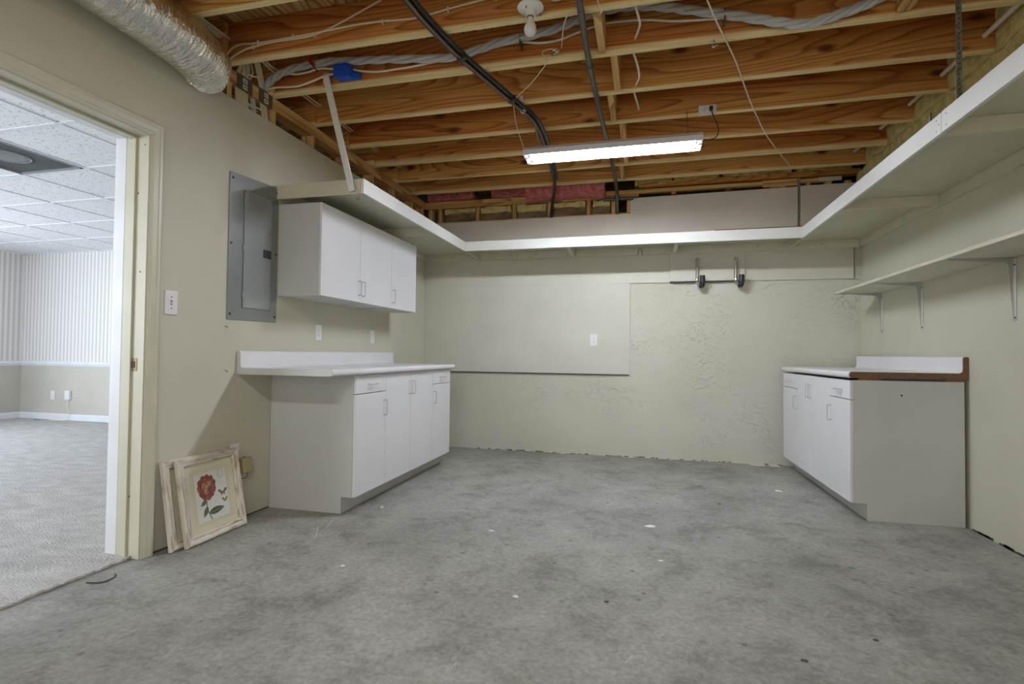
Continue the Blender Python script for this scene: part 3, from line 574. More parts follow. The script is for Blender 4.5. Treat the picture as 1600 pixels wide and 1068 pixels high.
B().box(XR, XR+0.019, 0.3, 2.740, ZB, ZT+0.002).build('fascia', 'shelfwhite', rg, bevel=0.0015)
B().box(XR+0.001, XR+0.019, YS+0.021, D-0.037, ZB, ZT-0.004).build('fascia_extension', 'shelfcream', rg, bevel=0.0015)
B().box(W-0.019, W, 0.3, D-0.036, ZB-0.005, ZT-0.021).build('ledger', 'shelfcream', rg, bevel=0.001)
for y in (4.05, 2.77, 1.3): B().box(XR+0.02, W-0.02, y, y+0.03, ZB+0.003, ZT-0.021).build('cross_batten', 'shelfcream', rg, bevel=0.001)
for y, z in ((2.70, 2.045), (2.70, 2.095), (2.78, 2.045), (2.78, 2.095), (2.76, 2.07)): B().lathe([(0.0035, 0), (0.0025, -0.0015)], (XR, y, z), 'x', 8).build('nail_head', 'zinc', rg)
for x in (0.16, 0.98, 1.25, 1.27, 2.35, 3.0, 3.4, 3.75, 3.95): B().lathe([(0.0045, 0), (0.0035, -0.002)], (x, D-0.036, 2.06), 'y', 8).build('nail_head', 'dirt', rs)
# diagonal hanger board holding up the left shelf, and steel strap for the right one
a = Vector((0.425, 2.890, 2.745)); b_ = Vector((0.575, 2.972, 2.035)); d_ = (b_-a).normalized(); wv = Vector((1, 0, 0)); wv = (wv-d_*wv.dot(d_)).normalized(); nv = d_.cross(wv)
hbm = B(); q = []
for c_ in (a, b_):
    for su, sv in ((-1, 0), (1, 0), (1, 1), (-1, 1)): q.append(c_+wv*(0.021*su)+nv*(0.010*sv))
hbm.quadbox(q); o = hbm.build('hanger_board', 'shelfwhite', None, bevel=0.001); tag(o, 'narrow white board hanging the left high shelf from a joist', 'hanger board')
o = B().box(0.385, 0.430, 2.914, 2.934, 2.70, 2.79).build('hanger_cleat', 'plate', None, bevel=0.002); tag(o, 'small pine cleat on the joist above the white hanger board', 'cleat')
st = B().box(3.700, 3.703, 2.69, 2.712, 2.118, 2.90)
st = B(); st.box(3.700, 3.722, 2.703, 2.706, 2.117, 2.90)
o = st.build('hanger_strap', 'zinc', None); tag(o, 'perforated galvanised strap hanging from the joists to the right high shelf', 'strap')
for i in range(34): B().lathe([(0.0035, 0), (0.0035, -0.001)], (3.711, 2.703, 2.13+i*0.0225), 'y', 6).build('strap_hole', 'slot', o)
o = B().tube([(3.712, 2.95, 2.20), (3.712, 2.95, 2.118)], 0.006, 8).build('hanger_bolt', 'iron', None); tag(o, 'small dark bolt standing on the edge of the right high shelf', 'bolt')
# shelf hook
o = B().tube(spline([(XS-0.03, 2.975, 2.024), (XS-0.03, 2.975, 2.008), (XS-0.038, 2.972, 1.995), (XS-0.034, 2.97, 1.982), (XS-0.022, 2.968, 1.984), (XS-0.02, 2.967, 1.994)], 5), 0.0022, 6).build('cup_hook', 'brass', None); tag(o, 'small cup hook under the near corner of the left high shelf', 'hook')
o = B().tube([(2.292, D-0.04, 2.01), (2.306, D-0.042, 2.075), (2.316, D-0.044, 2.085), (2.326, D-0.042, 2.075), (2.342, D-0.04, 2.01)], 0.0035, 6).build('wire_hook', 'brass', None); tag(o, 'bent wire hook on the ledger under the rear high shelf', 'hook')

# lower bracketed shelf on the right wall
ls = empty('bracketed_shelf', (4.11, 3.5, 1.22)); tag(ls, 'narrow cream shelf on steel brackets on the right wall', 'shelf')
B().box(3.945, W, 0.6, 5.06, 1.553, 1.573).build('shelf_board', 'shelfcream', ls, bevel=0.002)
def bracket(y):
    bk = B(); X = W-0.001; zt_ = 1.5525
    # L outline: wall leg and shelf leg, each tapering to its tip, with a rounded inside corner
    out = [(X, zt_), (3.972, zt_), (3.972, zt_-0.006), (4.12, zt_-0.017)]
    for k in range(7):
        t = k/6*PI/2; out.append((X-0.030-0.030*(1-math.sin(t)) , zt_-0.021-0.030*(1-math.cos(t))))
    out += [(X-0.008, 1.222), (X, 1.218)]
    bk.prism(out, y-0.0015, y+0.0015, 'y')
    r_ = bk.build('bracket', 'bracket', ls)
    B().box(3.972, X, y-0.012, y+0.012, zt_-0.003, zt_).box(X-0.003, X, y-0.012, y+0.012, 1.22, zt_).build('flange', 'bracket', r_, bevel=0.001)
    for z in (1.235, 1.515): B().lathe([(0.005, 0), (0.004, -0.003)], (X-0.003, y-0.005, z), 'x', 8).build('screw', 'slot', r_)
    return r_
for y in (4.975, 4.32, 3.35, 2.2): bracket(y)

# ================================================================== cabinets
def handle_v(y, z0, z1, x, sx, parent):       # wire D-pull, upright, on a face looking along sx
    o = 0.026*sx; p = [(x, y, z0+.004), (x+o*.8, y, z0+.002), (x+o, y, z0+.012), (x+o, y, (z0+z1)/2), (x+o, y, z1-.012), (x+o*.8, y, z1-.002), (x, y, z1-.004)]
    return B().tube(spline(p, 3), 0.0036, 8).build('handle', 'handle', parent)
def handle_h(yc, z, x, sx, parent, l=0.05):
    o = 0.026*sx; p = [(x, yc-l+.004, z), (x+o*.8, yc-l+.002, z), (x+o, yc-l+.012, z), (x+o, yc, z), (x+o, yc+l-.012, z), (x+o*.8, yc+l-.002, z), (x, yc+l-.004, z)]
    return B().tube(spline(p, 3), 0.0042, 8).build('handle', 'handle', parent)
def base_cabinet(root, xb, xf, sx, cells, nside):
    """xb: wall side, xf: carcass front; sx: direction the doors face; cells: (y0,y1,kind,handle side)"""
    y0, y1 = cells[0][0], cells[-1][1]
    # end panels with the toe-kick notch
    for ye in (y0, y1-0.018):
        poly = [(xb, 0.0), (xf-0.075*sx, 0.0), (xf-0.075*sx, 0.105), (xf, 0.105), (xf, 0.874), (xb, 0.874)]
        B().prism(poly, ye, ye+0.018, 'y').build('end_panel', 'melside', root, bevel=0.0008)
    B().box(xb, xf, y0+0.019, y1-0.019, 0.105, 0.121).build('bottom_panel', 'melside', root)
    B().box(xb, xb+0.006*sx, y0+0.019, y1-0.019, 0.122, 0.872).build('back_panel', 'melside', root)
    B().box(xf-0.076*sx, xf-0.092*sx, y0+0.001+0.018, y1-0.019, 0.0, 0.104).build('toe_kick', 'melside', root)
    B().box(xf-0.02*sx, xf-0.001*sx, y0+0.019, y1-0.019, 0.845, 0.873).build('top_rail', 'seam', root)
    xd0, xd1 = xf+0.001*sx, xf+0.019*sx; g = 0.0016
    for (a, c, kind, hs) in cells:
        za, zb = 0.107, 0.870
        if kind == 'drawer':
            dr = B().box(xd0, xd1, a+g, c-g, 0.752, zb).build('drawer', 'melamine', root, bevel=0.0015)
            handle_h((a+c)/2, 0.808, xd1, sx, dr); zb = 0.747
            z1 = 0.690; z0 = 0.585
        else: z1, z0 = 0.805, 0.700
        d = B().box(xd0, xd1, a+g, c-g, za, zb).build('door', 'melamine', root, bevel=0.0015)
        handle_v(c-0.028 if hs > 0 else a+0.028, z0, z1, xd1, sx, d)
XF = 0.603
lc = empty('base_cabinet', (0.3, 3.8, 0)); tag(lc, 'white base cabinet run on the left, four doors and two drawers, standing on concrete', 'cabinet')
base_cabinet(lc, 0.002, XF, 1, [(2.975, 3.370, 'drawer', 1), (3.370, 3.770, 'door', 1), (3.770, 4.195, 'door', -1), (4.195, 4.612, 'drawer', -1)], 0)
# worktop: rolled front edge and coved splash, profile extruded along y
def wtprof(xw, xe, s):     # xw wall side, xe front edge, s=+1 front towards +x
    t0, t1 = 0.876, 0.914; r = 0.014; P = [(xw, t0), (xe-s*0.006, t0-0.001)]
    for k in range(7):
        a = -PI/2+k/6*PI; P.append((xe-s*r+s*r*math.cos(a), (t0+t1)/2+(0.0195)*math.sin(a)))
    P += [(xw+s*0.045, t1), (xw+s*0.034, t1+0.003), (xw+s*0.026, t1+0.012), (xw+s*0.024, t1+0.03), (xw+s*0.024, 1.008), (xw+s*0.018, 1.015), (xw+s*0.004, 1.016), (xw, 1.012)]
    return P
wt = B().prism(wtprof(0.001, 0.655, 1), 2.672, 4.645, 'y').build('worktop', 'laminate', None); tag(wt, 'white laminate worktop with splashback on the left base cabinet, overhanging towards the camera', 'worktop')
B().prism([(a if a > 0.0012 else 0.0012, b) for a, b in wtprof(0.001, 0.652, 1)], 2.668, 2.672, 'y').build('end_cap', 'melside', wt)
# right-hand run, turned very slightly off the wall
RZ = 0.018
rc = empty('base_cabinet', (3.6296+0.02, 3.7623, 0), RZ, local=True); tag(rc, 'white base cabinet run on the right with loose greyish end panel', 'cabinet')
base_cabinet(rc, 0.598, 0.0, -1, [(0, 0.360, 'drawer', 1), (0.360, 0.785, 'door', 1), (0.785, 1.122, 'door', -1), (1.122, 1.560, 'drawer', -1)], 0)
B().lathe([(0.006, 0), (0.006, -0.001)], (0.265, -0.0005, 0.785), 'y', 10).build('screw_hole', 'slot', rc)
B().box(0.15, 0.50, -0.004, 0.02, 0.8742, 0.8875).build('open_gap', 'seam', rc)
B().box(0.03, 0.15, -0.003, 0.02, 0.8742, 0.887).box(0.50, 0.60, -0.003, 0.02, 0.8742, 0.887).build('packing_strip', 'particle', rc)
wt2 = empty('worktop', (3.6296+0.02, 3.7623, 0.876), RZ, local=True); tag(wt2, 'white laminate worktop with raw brown end and splashback on the right base cabinet', 'worktop')
for v in ():
    pass
def shiftz(b, dz): b.v = [(x, y, z+dz) for x, y, z in b.v]; return b
pr = wtprof(0.618, -0.026, -1)
pr = [(a, b+0.012) for a, b in pr]
shiftz(B().prism(pr, 0.006, 1.60, 'y'), -0.876).build('laminate_top', 'laminate', wt2)
shiftz(B().prism([((a-0.3)*0.993+0.3, (b-0.9)*0.985+0.9) for a, b in pr], -0.006, 0.006, 'y'), -0.876).build('raw_end', 'particle', wt2)

# wall cabinet
uc = empty('wall_cabinet', (0.16, 3.75, 1.385)); tag(uc, 'white three-door wall cabinet under the high shelf, above the left worktop', 'cabinet')
uy0, uy1, ux = 3.015, 4.478, 0.308
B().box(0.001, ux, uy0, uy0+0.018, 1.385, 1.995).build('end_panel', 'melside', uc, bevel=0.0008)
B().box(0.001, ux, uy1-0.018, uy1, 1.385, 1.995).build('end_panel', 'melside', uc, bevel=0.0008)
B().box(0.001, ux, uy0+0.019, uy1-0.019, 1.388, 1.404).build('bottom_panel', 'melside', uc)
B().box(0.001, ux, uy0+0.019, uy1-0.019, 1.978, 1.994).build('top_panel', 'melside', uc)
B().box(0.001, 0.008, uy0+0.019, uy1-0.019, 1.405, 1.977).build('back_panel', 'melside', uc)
for a, c, hs in ((uy0, 3.505, 1), (3.505, 3.995, -1), (3.995, uy1, -1)):
    d = B().box(ux+0.001, ux+0.019, a+0.0016, c-0.0016, 1.386, 1.994).build('door', 'melamine', uc, bevel=0.0015)
    handle_v(c-0.028 if hs > 0 else a+0.028, 1.432, 1.540, ux+0.019, 1, d)
B().box(0.001, ux, 3.996, 3.999, 1.3865, 1.388).build('joint', 'seam', uc)

# ================================================================== things on the walls
# electrical panel
ep = empty('breaker_panel', (0.0, 2.79, 1.20)); tag(ep, 'grey steel breaker panel set in the left wall beside the wall cabinet', 'electrical panel')
B().prism([(2.578, 1.200), (3.003, 1.206), (3.003, 2.100), (2.578, 2.076)], 0.0005, 0.006, 'x').build('cover', 'steel', ep, bevel=0.002)
pdr = B().box(0.007, 0.014, 2.695, 2.932, 1.279, 2.000).build('door', 'steeldoor', ep, bevel=0.002)
B().box(0.0142, 0.0155, 2.858, 2.930, 1.612, 1.665).build('latch', 'slot', pdr)
B().box(0.0142, 0.016, 2.905, 2.928, 1.765, 1.785).build('latch_tab', 'steeldoor', pdr)
for z in (1.36, 1.645, 1.935): B().tube([(0.010, 2.691, z-0.013), (0.010, 2.691, z+0.013)], 0.0045, 8).build('hinge', 'steel', pdr)
for y, z in ((2.602, 2.045), (2.985, 2.064), (2.598, 1.655), (2.985, 1.655), (2.598, 1.235), (2.985, 1.240)): B().lathe([(0.0075, 0), (0.006, 0.004)], (0.006, y, z), 'x', 10).build('screw', 'slot', ep)
def plate_outlet(name, c, n, label, group=None, kind='outlet', s=1.0):
    """wall plate 70 x 114 mm centred at c; n: 'x' looks to +x, 'y' looks to -y, 'j' lies sideways looking to -y"""
    r = empty(name, c, local=True); tag(r, label, 'outlet' if kind == 'outlet' else ('switch' if kind == 'switch' else 'outlet'), group)
    w_, h_ = 0.035*s, 0.0575*s
    if n == 'j': w_, h_ = h_, w_
    def bx(u0, u1, z0, z1, t0, t1):
        if n == 'x': return B().box(t0, t1, u0, u1, z0, z1)
        return B().box(u0, u1, -t1, -t0, z0, z1)
    bx(-w_, w_, -h_, h_, 0.0003, 0.006).build('cover_plate', 'plastic', r, bevel=0.002)
    def uv(a, b): return (b, a) if n == 'j' else (a, b)
    if kind == 'outlet':
        for s0 in (-0.0195, 0.0195):
            u, v = uv(0, s0*s)
            rc_ = bx(u-0.013*s if n != 'j' else u-0.0135*s, u+0.013*s if n != 'j' else u+0.0135*s, v-0.0135*s, v+0.0135*s, 0.006, 0.0075).build('receptacle', 'plastic', r, bevel=0.003)
            for du in (-0.006, 0.006):
                a, b = uv(du*s, s0*s+0.003); bx(a-0.0012, a+0.0012, b-0.004, b+0.004, 0.0075, 0.0079).build('slot', 'slot', rc_)
            a, b = uv(0, s0*s-0.007); bx(a-0.002, a+0.002, b-0.002, b+0.002, 0.0075, 0.0079).build('slot', 'slot', rc_)
        bx(-0.002, 0.002, -0.002, 0.002, 0.006, 0.0072).build('screw', 'zinc', r)
    elif kind == 'switch':
        bx(-0.005, 0.005, -0.012, 0.012, 0.006, 0.0066).build('toggle_slot', 'slot', r)
        if n == 'x': t = B().quadbox([(0.006, -0.004, -0.008), (0.006, 0.004, -0.008), (0.006, 0.004, 0.004), (0.006, -0.004, 0.004), (0.018, -0.003, 0.004), (0.018, 0.003, 0.004), (0.018, 0.003, 0.010), (0.018, -0.003, 0.010)])
        t.build('toggle', 'plastic', r)
        for z in (-0.030, 0.030): bx(-0.0028, 0.0028, z-0.0028, z+0.0028, 0.006, 0.0072).build('screw', 'slot', r)
    else:
        bx(-0.006, 0.006, -0.018, 0.018, 0.006, 0.007).build('socket', 'slot', r)
    return r
plate_outlet('wall_outlet', (0, 3.474, 1.160), 'x', 'white duplex outlet above the left end of the left worktop')
plate_outlet('wall_outlet', (0, 4.273, 1.155), 'x', 'white duplex outlet on the left wall nearer the rear corner', s=1.0)
plate_outlet('light_switch', (0, 2.205, 1.262), 'x', 'white toggle switch plate beside the doorway', kind='switch', s=1.08)
plate_outlet('wall_outlet', (1.863, D-0.0145, 1.165), 'y', 'white duplex outlet in the smooth panel of the rear wall', s=1.05)
plate_outlet('wall_outlet', (0, 2.665, 0.405), 'x', 'white outlet low on the left wall behind the leaning pictures')
plate_outlet('wall_outlet', (-5.86, YR, 0.356), 'y', 'white outlet on the beige wall of the carpeted room', s=1.05)
# phone box with cord in the carpeted room
pb = B().box(-5.60, -5.51, YR-0.035, YR, 0.30, 0.43).build('phone_jack_box', 'plastic', None, bevel=0.006); tag(pb, 'white phone jack box with a dangling cord in the carpeted room', 'jack box')
B().tube(spline([(-5.555, YR-0.02, 0.30), (-5.55, YR-0.025, 0.2), (-5.52, YR-0.03, 0.09), (-5.53, YR-0.06, 0.02), (-5.62, YR-0.09, 0.018), (-5.75, YR-0.12, 0.018), (-5.68, YR-0.06, 0.018), (-5.56, YR-0.04, 0.018)], 6), 0.003, 6).build('cord', 'white_cable', pb)
o = B().box(-5.98, -5.88, YR-0.16, YR-0.14, 0.013, 0.022).build('green_scrap', 'green', None, bevel=0.004); tag(o, 'small green scrap on the carpet by the far baseboard', 'scrap')
# plug-in transformer
ad = B().box(0.012, 0.062, 2.672, 2.748, 0.285, 0.372).build('power_adapter', 'adapter', None, bevel=0.006); tag(ad, 'khaki plug-in transformer hanging on the left wall beside the pictures', 'adapter')
B().box(0.0005, 0.012, 2.68, 2.74, 0.30, 0.36).build('back_plate', 'adapter', ad, bevel=0.002)
B().tube(spline([(0.03, 2.74, 0.29), (0.03, 2.742, 0.262), (0.028, 2.725, 0.246), (0.026, 2.70, 0.250), (0.024, 2.682, 0.268), (0.022, 2.665, 0.30), (0.016, 2.655, 0.34), (0.012, 2.655, 0.375)], 6), 0.0022, 6).build('cord', 'black', ad)
B().lathe([(0.005, 0), (0.004, 0.006)], (0.03, 2.71, 0.372), 'z', 8).build('terminal_screw', 'brass', ad)
# hooks on the rear wall: chrome pegs with black rubber cradles
def coat_hook(x, tx):
    r = empty('bike_hook', (x, D-0.034, 1.70), local=True); tag(r, 'chrome storage hook with black rubber pad, ' + tx, 'hook', 'chrome hooks on the rear wall')
    B().box(-0.014, 0.014, -0.004, -0.0002, 0.03, 0.262).build('back_plate', 'chrome', r, bevel=0.002)
    B().tube(spline([(0.0, -0.018, 0.250), (0.0, -0.020, 0.2), (0.0, -0.020, 0.10), (0.001, -0.022, 0.045), (0.004, -0.036, 0.014), (0.012, -0.058, 0.004), (0.024, -0.070, 0.012)], 6), 0.0185, 12).build('steel_arm', 'chrome', r)
    B().lathe([(0.016, -0.004), (0.017, -0.010), (0.013, -0.016), (0.006, -0.018)], (0, 0, 0.250), 'y', 16).build('rivet', 'chrome', r)
    B().tube(spline([(0.026, -0.050, -0.012), (0.038, -0.068, -0.010), (0.042, -0.078, 0.015), (0.043, -0.080, 0.050), (0.043, -0.080, 0.085)], 5), [0.024]*20+[0.023], 12).build('rubber_pad', 'black', r)
coat_hook(2.858, 'the left one of two'); coat_hook(3.205, 'the right one of two')
# chips in the left wall
for y, z in ((2.574, 1.157), (2.582, 0.899)):
    o = B().tube([(0.001, y-0.006, z+0.004), (0.012, y+0.002, z), (0.012, y+0.004, z-0.008)], 0.0022, 6).build('nail', 'iron', None)
    tag(o, 'small bent nail in the left wall, ' + ('upper of the two below the breaker panel' if z > 1 else 'lower of the two, beside the splashback end'), 'nail', 'bent nails')

# ================================================================== pictures leaning on the wall
def picture(base0, base1, top0, top1, label, art):
    """corners of the back plane of the frame, bottom near, bottom far, top near, top far"""
    A, Bq, T0, T1 = map(Vector, (base0, base1, top0, top1)); ex = (Bq-A); wd = ex.length; ex.normalize(); ez = (T0-A); ez -= ex*ez.dot(ex); ht = ez.length; ez.normalize(); en = -ez.cross(ex); en.normalize()
    if en.x < 0: en = -en
    r = bpy.data.objects.new('framed_picture', None); C.objects.link(r); SH[r.name] = (0, 0, 0)
    mt = Matrix.Identity(4)
    for i in range(3): mt[i][0] = ex[i]; mt[i][1] = en[i]; mt[i][2] = ez[i]; mt[i][3] = A[i]
    r.matrix_world = mt; tag(r, label, 'picture', 'leaning pictures')
    fwid = 0.047
    pf = [(0.0, 0.0), (0.0, 0.020), (0.008, 0.027), (0.018, 0.024), (0.030, 0.017), (0.036, 0.019), (fwid, 0.012), (fwid, 0.0)]
    cs = [((0, 0), (1, 1)), ((wd, 0), (-1, 1)), ((wd, ht), (-1, -1)), ((0, ht), (1, -1))]
    for k in range(4):
        b = B(); n = len(pf)
        for (cx_, cz_), (sx_, sz_) in (cs[k], cs[(k+1) % 4]):
            for o_, t in pf: b.v.append((cx_+sx_*o_, t, cz_+sz_*o_))
        for i in range(n-1): b.f.append((i, i+1, n+i+1, n+i))
        b.f.append(tuple(range(n))); b.f.append(tuple(reversed(range(n, 2*n))))
        b.build('frame_side', 'framewood' if k % 2 else 'framewoodh', r)
    B().box(fwid-0.002, wd-fwid+0.002, 0.002, 0.006, fwid-0.002, ht-fwid+0.002).build('mat_board', 'matboard', r)
    if not art: return r
    # the print: paper, ruled lines, flower, leaves, butterflies, postmark — all flat ink on the sheet
    px0, px1, pz0, pz1 = 0.105, wd-0.105, 0.095, ht-0.100
    pa = B().box(px0, px1, 0.0061, 0.0066, pz0, pz1).build('print_sheet', 'paper', r)
    def flat(poly, m, y, nm): 
        b = B(); n = len(b.v); b.v = [(a, y, c) for a, c in poly]; b.f = [tuple(range(len(poly)))]; q_ = b.build(nm, m, pa); return q_
    ln = B()
    for (a, c, e, g) in ((px0-.022, pz0-.015, px1+.02, pz1+.022), (px0-.010, pz0-.006, px1+.008, pz1+.010)):
        t = 0.0008; ln.box(a, e, .0061, .0064, c, c+t).box(a, e, .0061, .0064, g-t, g).box(a, a+t, .0061, .0064, c, g).box(e-t, e, .0061, .0064, c, g)
    ln.box(fwid, px0+.05, .0061, .0064, pz1-0.045, pz1-0.0444).box(px1-.04, wd-fwid, .0061, .0064, pz0+0.02, pz0+0.0206)
    ln.build('ruled_lines', 'ink', r)
    fx, fz = px0+0.078, pz1-0.078
    rnd = random.Random(4)
    def ruff(R, n, y, m, nm, ox=0, oz=0, ph=0):
        poly = []
        for i in range(n*8):
            th = 2*PI*i/(n*8); rad = R*(0.86+0.14*abs(math.sin(n*th/2+ph)))*(1+0.03*math.sin(3*th+ph)); poly.append((fx+ox+rad*math.cos(th), fz+oz+rad*math.sin(th)*1.08))
        return flat(poly, m, y, nm)
    ruff(0.066, 11, 0.0067, 'petal_dark', 'outer_petals')
    for i in range(10):
        th = 2*PI*i/10+0.2; ruff(0.024, 4, 0.00675+0.00002*i, 'petal' if i % 2 else 'petal_dark', 'petal', 0.040*math.cos(th), 0.042*math.sin(th), i)
    for i in range(7):
        th = 2*PI*i/7; ruff(0.015, 4, 0.0070+0.00002*i, 'petal_light' if i % 2 else 'petal', 'petal', 0.022*math.cos(th), 0.022*math.sin(th), i)
    ruff(0.012, 5, 0.0072, 'petal_light', 'flower_centre')
    def leaf(p0, p1, wdt, nm='leaf'):
        a = Vector((p0[0], p0[1])); c = Vector((p1[0], p1[1])); d = c-a; nn = Vector((-d.y, d.x)).normalized(); poly = []
        for i in range(11): t = i/10; poly.append(a+d*t+nn*wdt*math.sin(PI*t**0.8))
        for i in range(10, -1, -1): t = i/10; poly.append(a+d*t-nn*wdt*math.sin(PI*t**0.8)*0.8)
        flat([(q_.x, q_.y) for q_ in poly], 'leafink', 0.0068, nm)
        B().tube([(a.x, 0.0069, a.y), (c.x, 0.0069, c.y)], 0.0006, 4).build('leaf_vein', 'matboard', pa)
    sx0, sz0 = px0+0.078, pz0+0.002
    B().tube(spline([(fx-0.01, 0.0068, fz-0.06), (sx0-0.012, 0.0068, sz0+0.06), (sx0+0.012, 0.0068, sz0)], 6), 0.0022, 5).build('stem', 'leafink', pa)
    leaf((sx0-0.005, sz0+0.035), (px1-0.03, sz0+0.045), 0.021); leaf((sx0-0.008, sz0+0.075), (px0+0.035, sz0+0.02), 0.015); leaf((fx-0.012, fz-0.068), (px0+0.022, sz0+0.115-0.03), 0.013)
    def butterfly(x, z, s):
        for sg in (-1, 1):
            flat([(x, z), (x+sg*0.016*s, z+0.017*s), (x+sg*0.027*s, z+0.015*s), (x+sg*0.022*s, z+0.004*s), (x+sg*0.010*s, z-0.002*s)], 'leafink', 0.0068, 'butterfly_wing')
            flat([(x, z), (x+sg*0.013*s, z-0.003*s), (x+sg*0.014*s, z-0.013*s), (x+sg*0.004*s, z-0.010*s)], 'ink', 0.0068, 'butterfly_wing')
            flat([(x+sg*0.006*s, z+0.003*s), (x+sg*0.016*s, z+0.012*s), (x+sg*0.020*s, z+0.008*s)], 'petal_light', 0.0069, 'butterfly_wing')
        B().tube([(x, 0.0069, z-0.010*s), (x, 0.0069, z+0.008*s)], 0.0012*s, 4).build('butterfly_body', 'ink', pa)
    butterfly(px1-0.033, fz-0.052, 1.2); butterfly(px1-0.024, fz-0.096, 0.8)
    c_ = (px1-0.036, pz1-0.022); B().tube([(c_[0]+0.021*math.cos(2*PI*i/28), 0.0067, c_[1]+0.024*math.sin(2*PI*i/28)) for i in range(28)], 0.0009, 4, closed=True).build('postmark', 'ink', pa)
    for i in range(9): B().box(c_[0]+rnd.uniform(-.014, .010), c_[0]+rnd.uniform(.001, .004)+rnd.uniform(-.010, .010), .0066, .0068, c_[1]-0.012+i*0.003, c_[1]-0.0112+i*0.003).build('postmark_mark', 'ink', pa)
    return r
picture((0.075, 2.160, 0.002), (0.060, 2.585, 0.002), (0.0035, 2.140, 0.448), (0.0035, 2.560, 0.448), 'distressed cream picture frame leaning behind the flower print', False)
picture((0.110, 2.220, 0.001), (0.098, 2.648, 0.001), (0.030, 2.198, 0.445), (0.030, 2.622, 0.445), 'red dahlia print in a distressed cream frame, the front one against the left wall', True)

# ================================================================== overhead services
# foil flex duct
dp = spline([(0.19, 0.2, 2.54), (0.19, 1.0, 2.54), (0.185, 1.5, 2.545), (0.175, 1.92, 2.545), (0.145, 2.14, 2.548), (0.090, 2.28, 2.555), (0.02, 2.36, 2.562), (-0.06, 2.39, 2.57)], 26)
dd = B(); R0 = 0.128; pts = [Vector(p) for p in dp]; seg = 40; upv = Vector((0, 0, 1))
for i, p in enumerate(pts):
    t = (pts[min(i+1, len(pts)-1)]-pts[max(i-1, 0)]).normalized(); a_ = t.cross(upv).normalized(); u_ = a_.cross(t)
    for k in range(seg):
        th = 2*PI*k/seg; q = p+a_*math.cos(th)*R0+u_*math.sin(th)*R0
        n1 = noise.noise(Vector((p.x*8, p.y*26, th*1.7)))*0.006+noise.noise(Vector((q.x*30, q.y*70, q.z*30)))*0.005
        rad = R0+0.004*math.sin(i*2.1)+n1-(0.022 if i > len(pts)-40 and i < len(pts)-34 else 0)-0.026*max(0.0, (i-(len(pts)-40))/40)
        dd.v.append(tuple(p+a_*math.cos(th)*rad+u_*math.sin(th)*rad))
for i in range(len(pts)-1):
    for k in range(seg): dd.f.append((i*seg+k, i*seg+(k+1) % seg, (i+1)*seg+(k+1) % seg, (i+1)*seg+k))
dd.sm = True
dk = dd.build('foil_duct', 'foil', None); tag(dk, 'crinkled silver foil duct under the joists above the doorway', 'duct')
M_ = B().tube([pts[-37]+(pts[-36]-pts[-37])*k*0.6 for k in range(-2, 4)], R0-0.014, 32).build('clamp_band', 'iron', dk)

# shop light
def shop_light(x0, x1, yc, z, label, tm='tube'):
    r = empty('shop_light', ((x0+x1)/2, yc, z), 0); tag(r, label, 'shop light', 'fluorescent shop lights')
    hw = 0.095; zt_, zl = z+0.072, z
    pr = [(yc-hw, zl), (yc-hw+0.006, zl+0.040), (yc-0.05, zt_), (yc+0.05, zt_), (yc+hw-0.006, zl+0.040), (yc+hw, zl)]
    b = B(); n = len(pr)
    inner = [(yc-hw+0.0015, zl), (yc-hw+0.008, zl+0.0385), (yc-0.05, zt_-0.002), (yc+0.05, zt_-0.002), (yc+hw-0.008, zl+0.0385), (yc+hw-0.0015, zl)]
    ring = pr+inner[::-1]; b.prism(ring, x0, x1, 'x'); b.build('reflector_hood', 'fixture', r)
    b = B().prism([(yc-0.05, zt_-0.002), (yc+0.05, zt_-0.002), (yc+hw-0.008, zl+0.0385), (yc+hw-0.004, zl+0.006), (yc-hw+0.004, zl+0.006), (yc-hw+0.008, zl+0.0385)], x0-0.002, x0+0.001, 'x'); b.build('end_plate', 'fixture', r)
    b = B().prism([(yc-0.05, zt_-0.002), (yc+0.05, zt_-0.002), (yc+hw-0.008, zl+0.0385), (yc+hw-0.004, zl+0.006), (yc-hw+0.004, zl+0.006), (yc-hw+0.008, zl+0.0385)], x1-0.001, x1+0.002, 'x'); b.build('end_plate', 'fixture', r)
    for dy in (-0.048, 0.048):
        zz = zl+0.012
        t = B().tube([(x0+0.045, yc+dy, zz), (x1-0.045, yc+dy, zz)], 0.0185, 16).build('fluorescent_tube', tm, r)
        for xe, s in ((x0+0.045, -1), (x1-0.045, 1)): B().tube([(xe, yc+dy, zz), (xe+s*0.012, yc+dy, zz)], 0.0187, 16).build('tube_cap', 'bracket', t)
        for xe, s in ((x0+0.002, 1), (x1-0.002, -1)): B().box(xe, xe+s*0.028, yc+dy-0.012, yc+dy+0.012, zl-0.012, zl+0.045).build('lamp_socket', 'plastic', r, bevel=0.003)
    B().box(x0+0.10, x1-0.10, yc-0.022, yc+0.022, zt_-0.028, zt_-0.003).build('ballast_channel', 'fixture', r)
    for xx in (x0+0.09, x1-0.09):
        jy = min(JY, key=lambda q: abs(q+0.019-yc)); B().tube([(xx, yc, zt_), (xx, jy-0.002 if jy > yc else jy+0.040, H+0.03)], 0.0022, 6).build('hanger_chain', 'iron', r)
    return r
shop_light(1.522, 2.740, 3.742, 2.437, 'lit white fluorescent shop light hanging below the joists')
shop_light(1.25, 2.47, 0.15, 2.437, 'second fluorescent shop light, hanging above the camera', 'tube2')
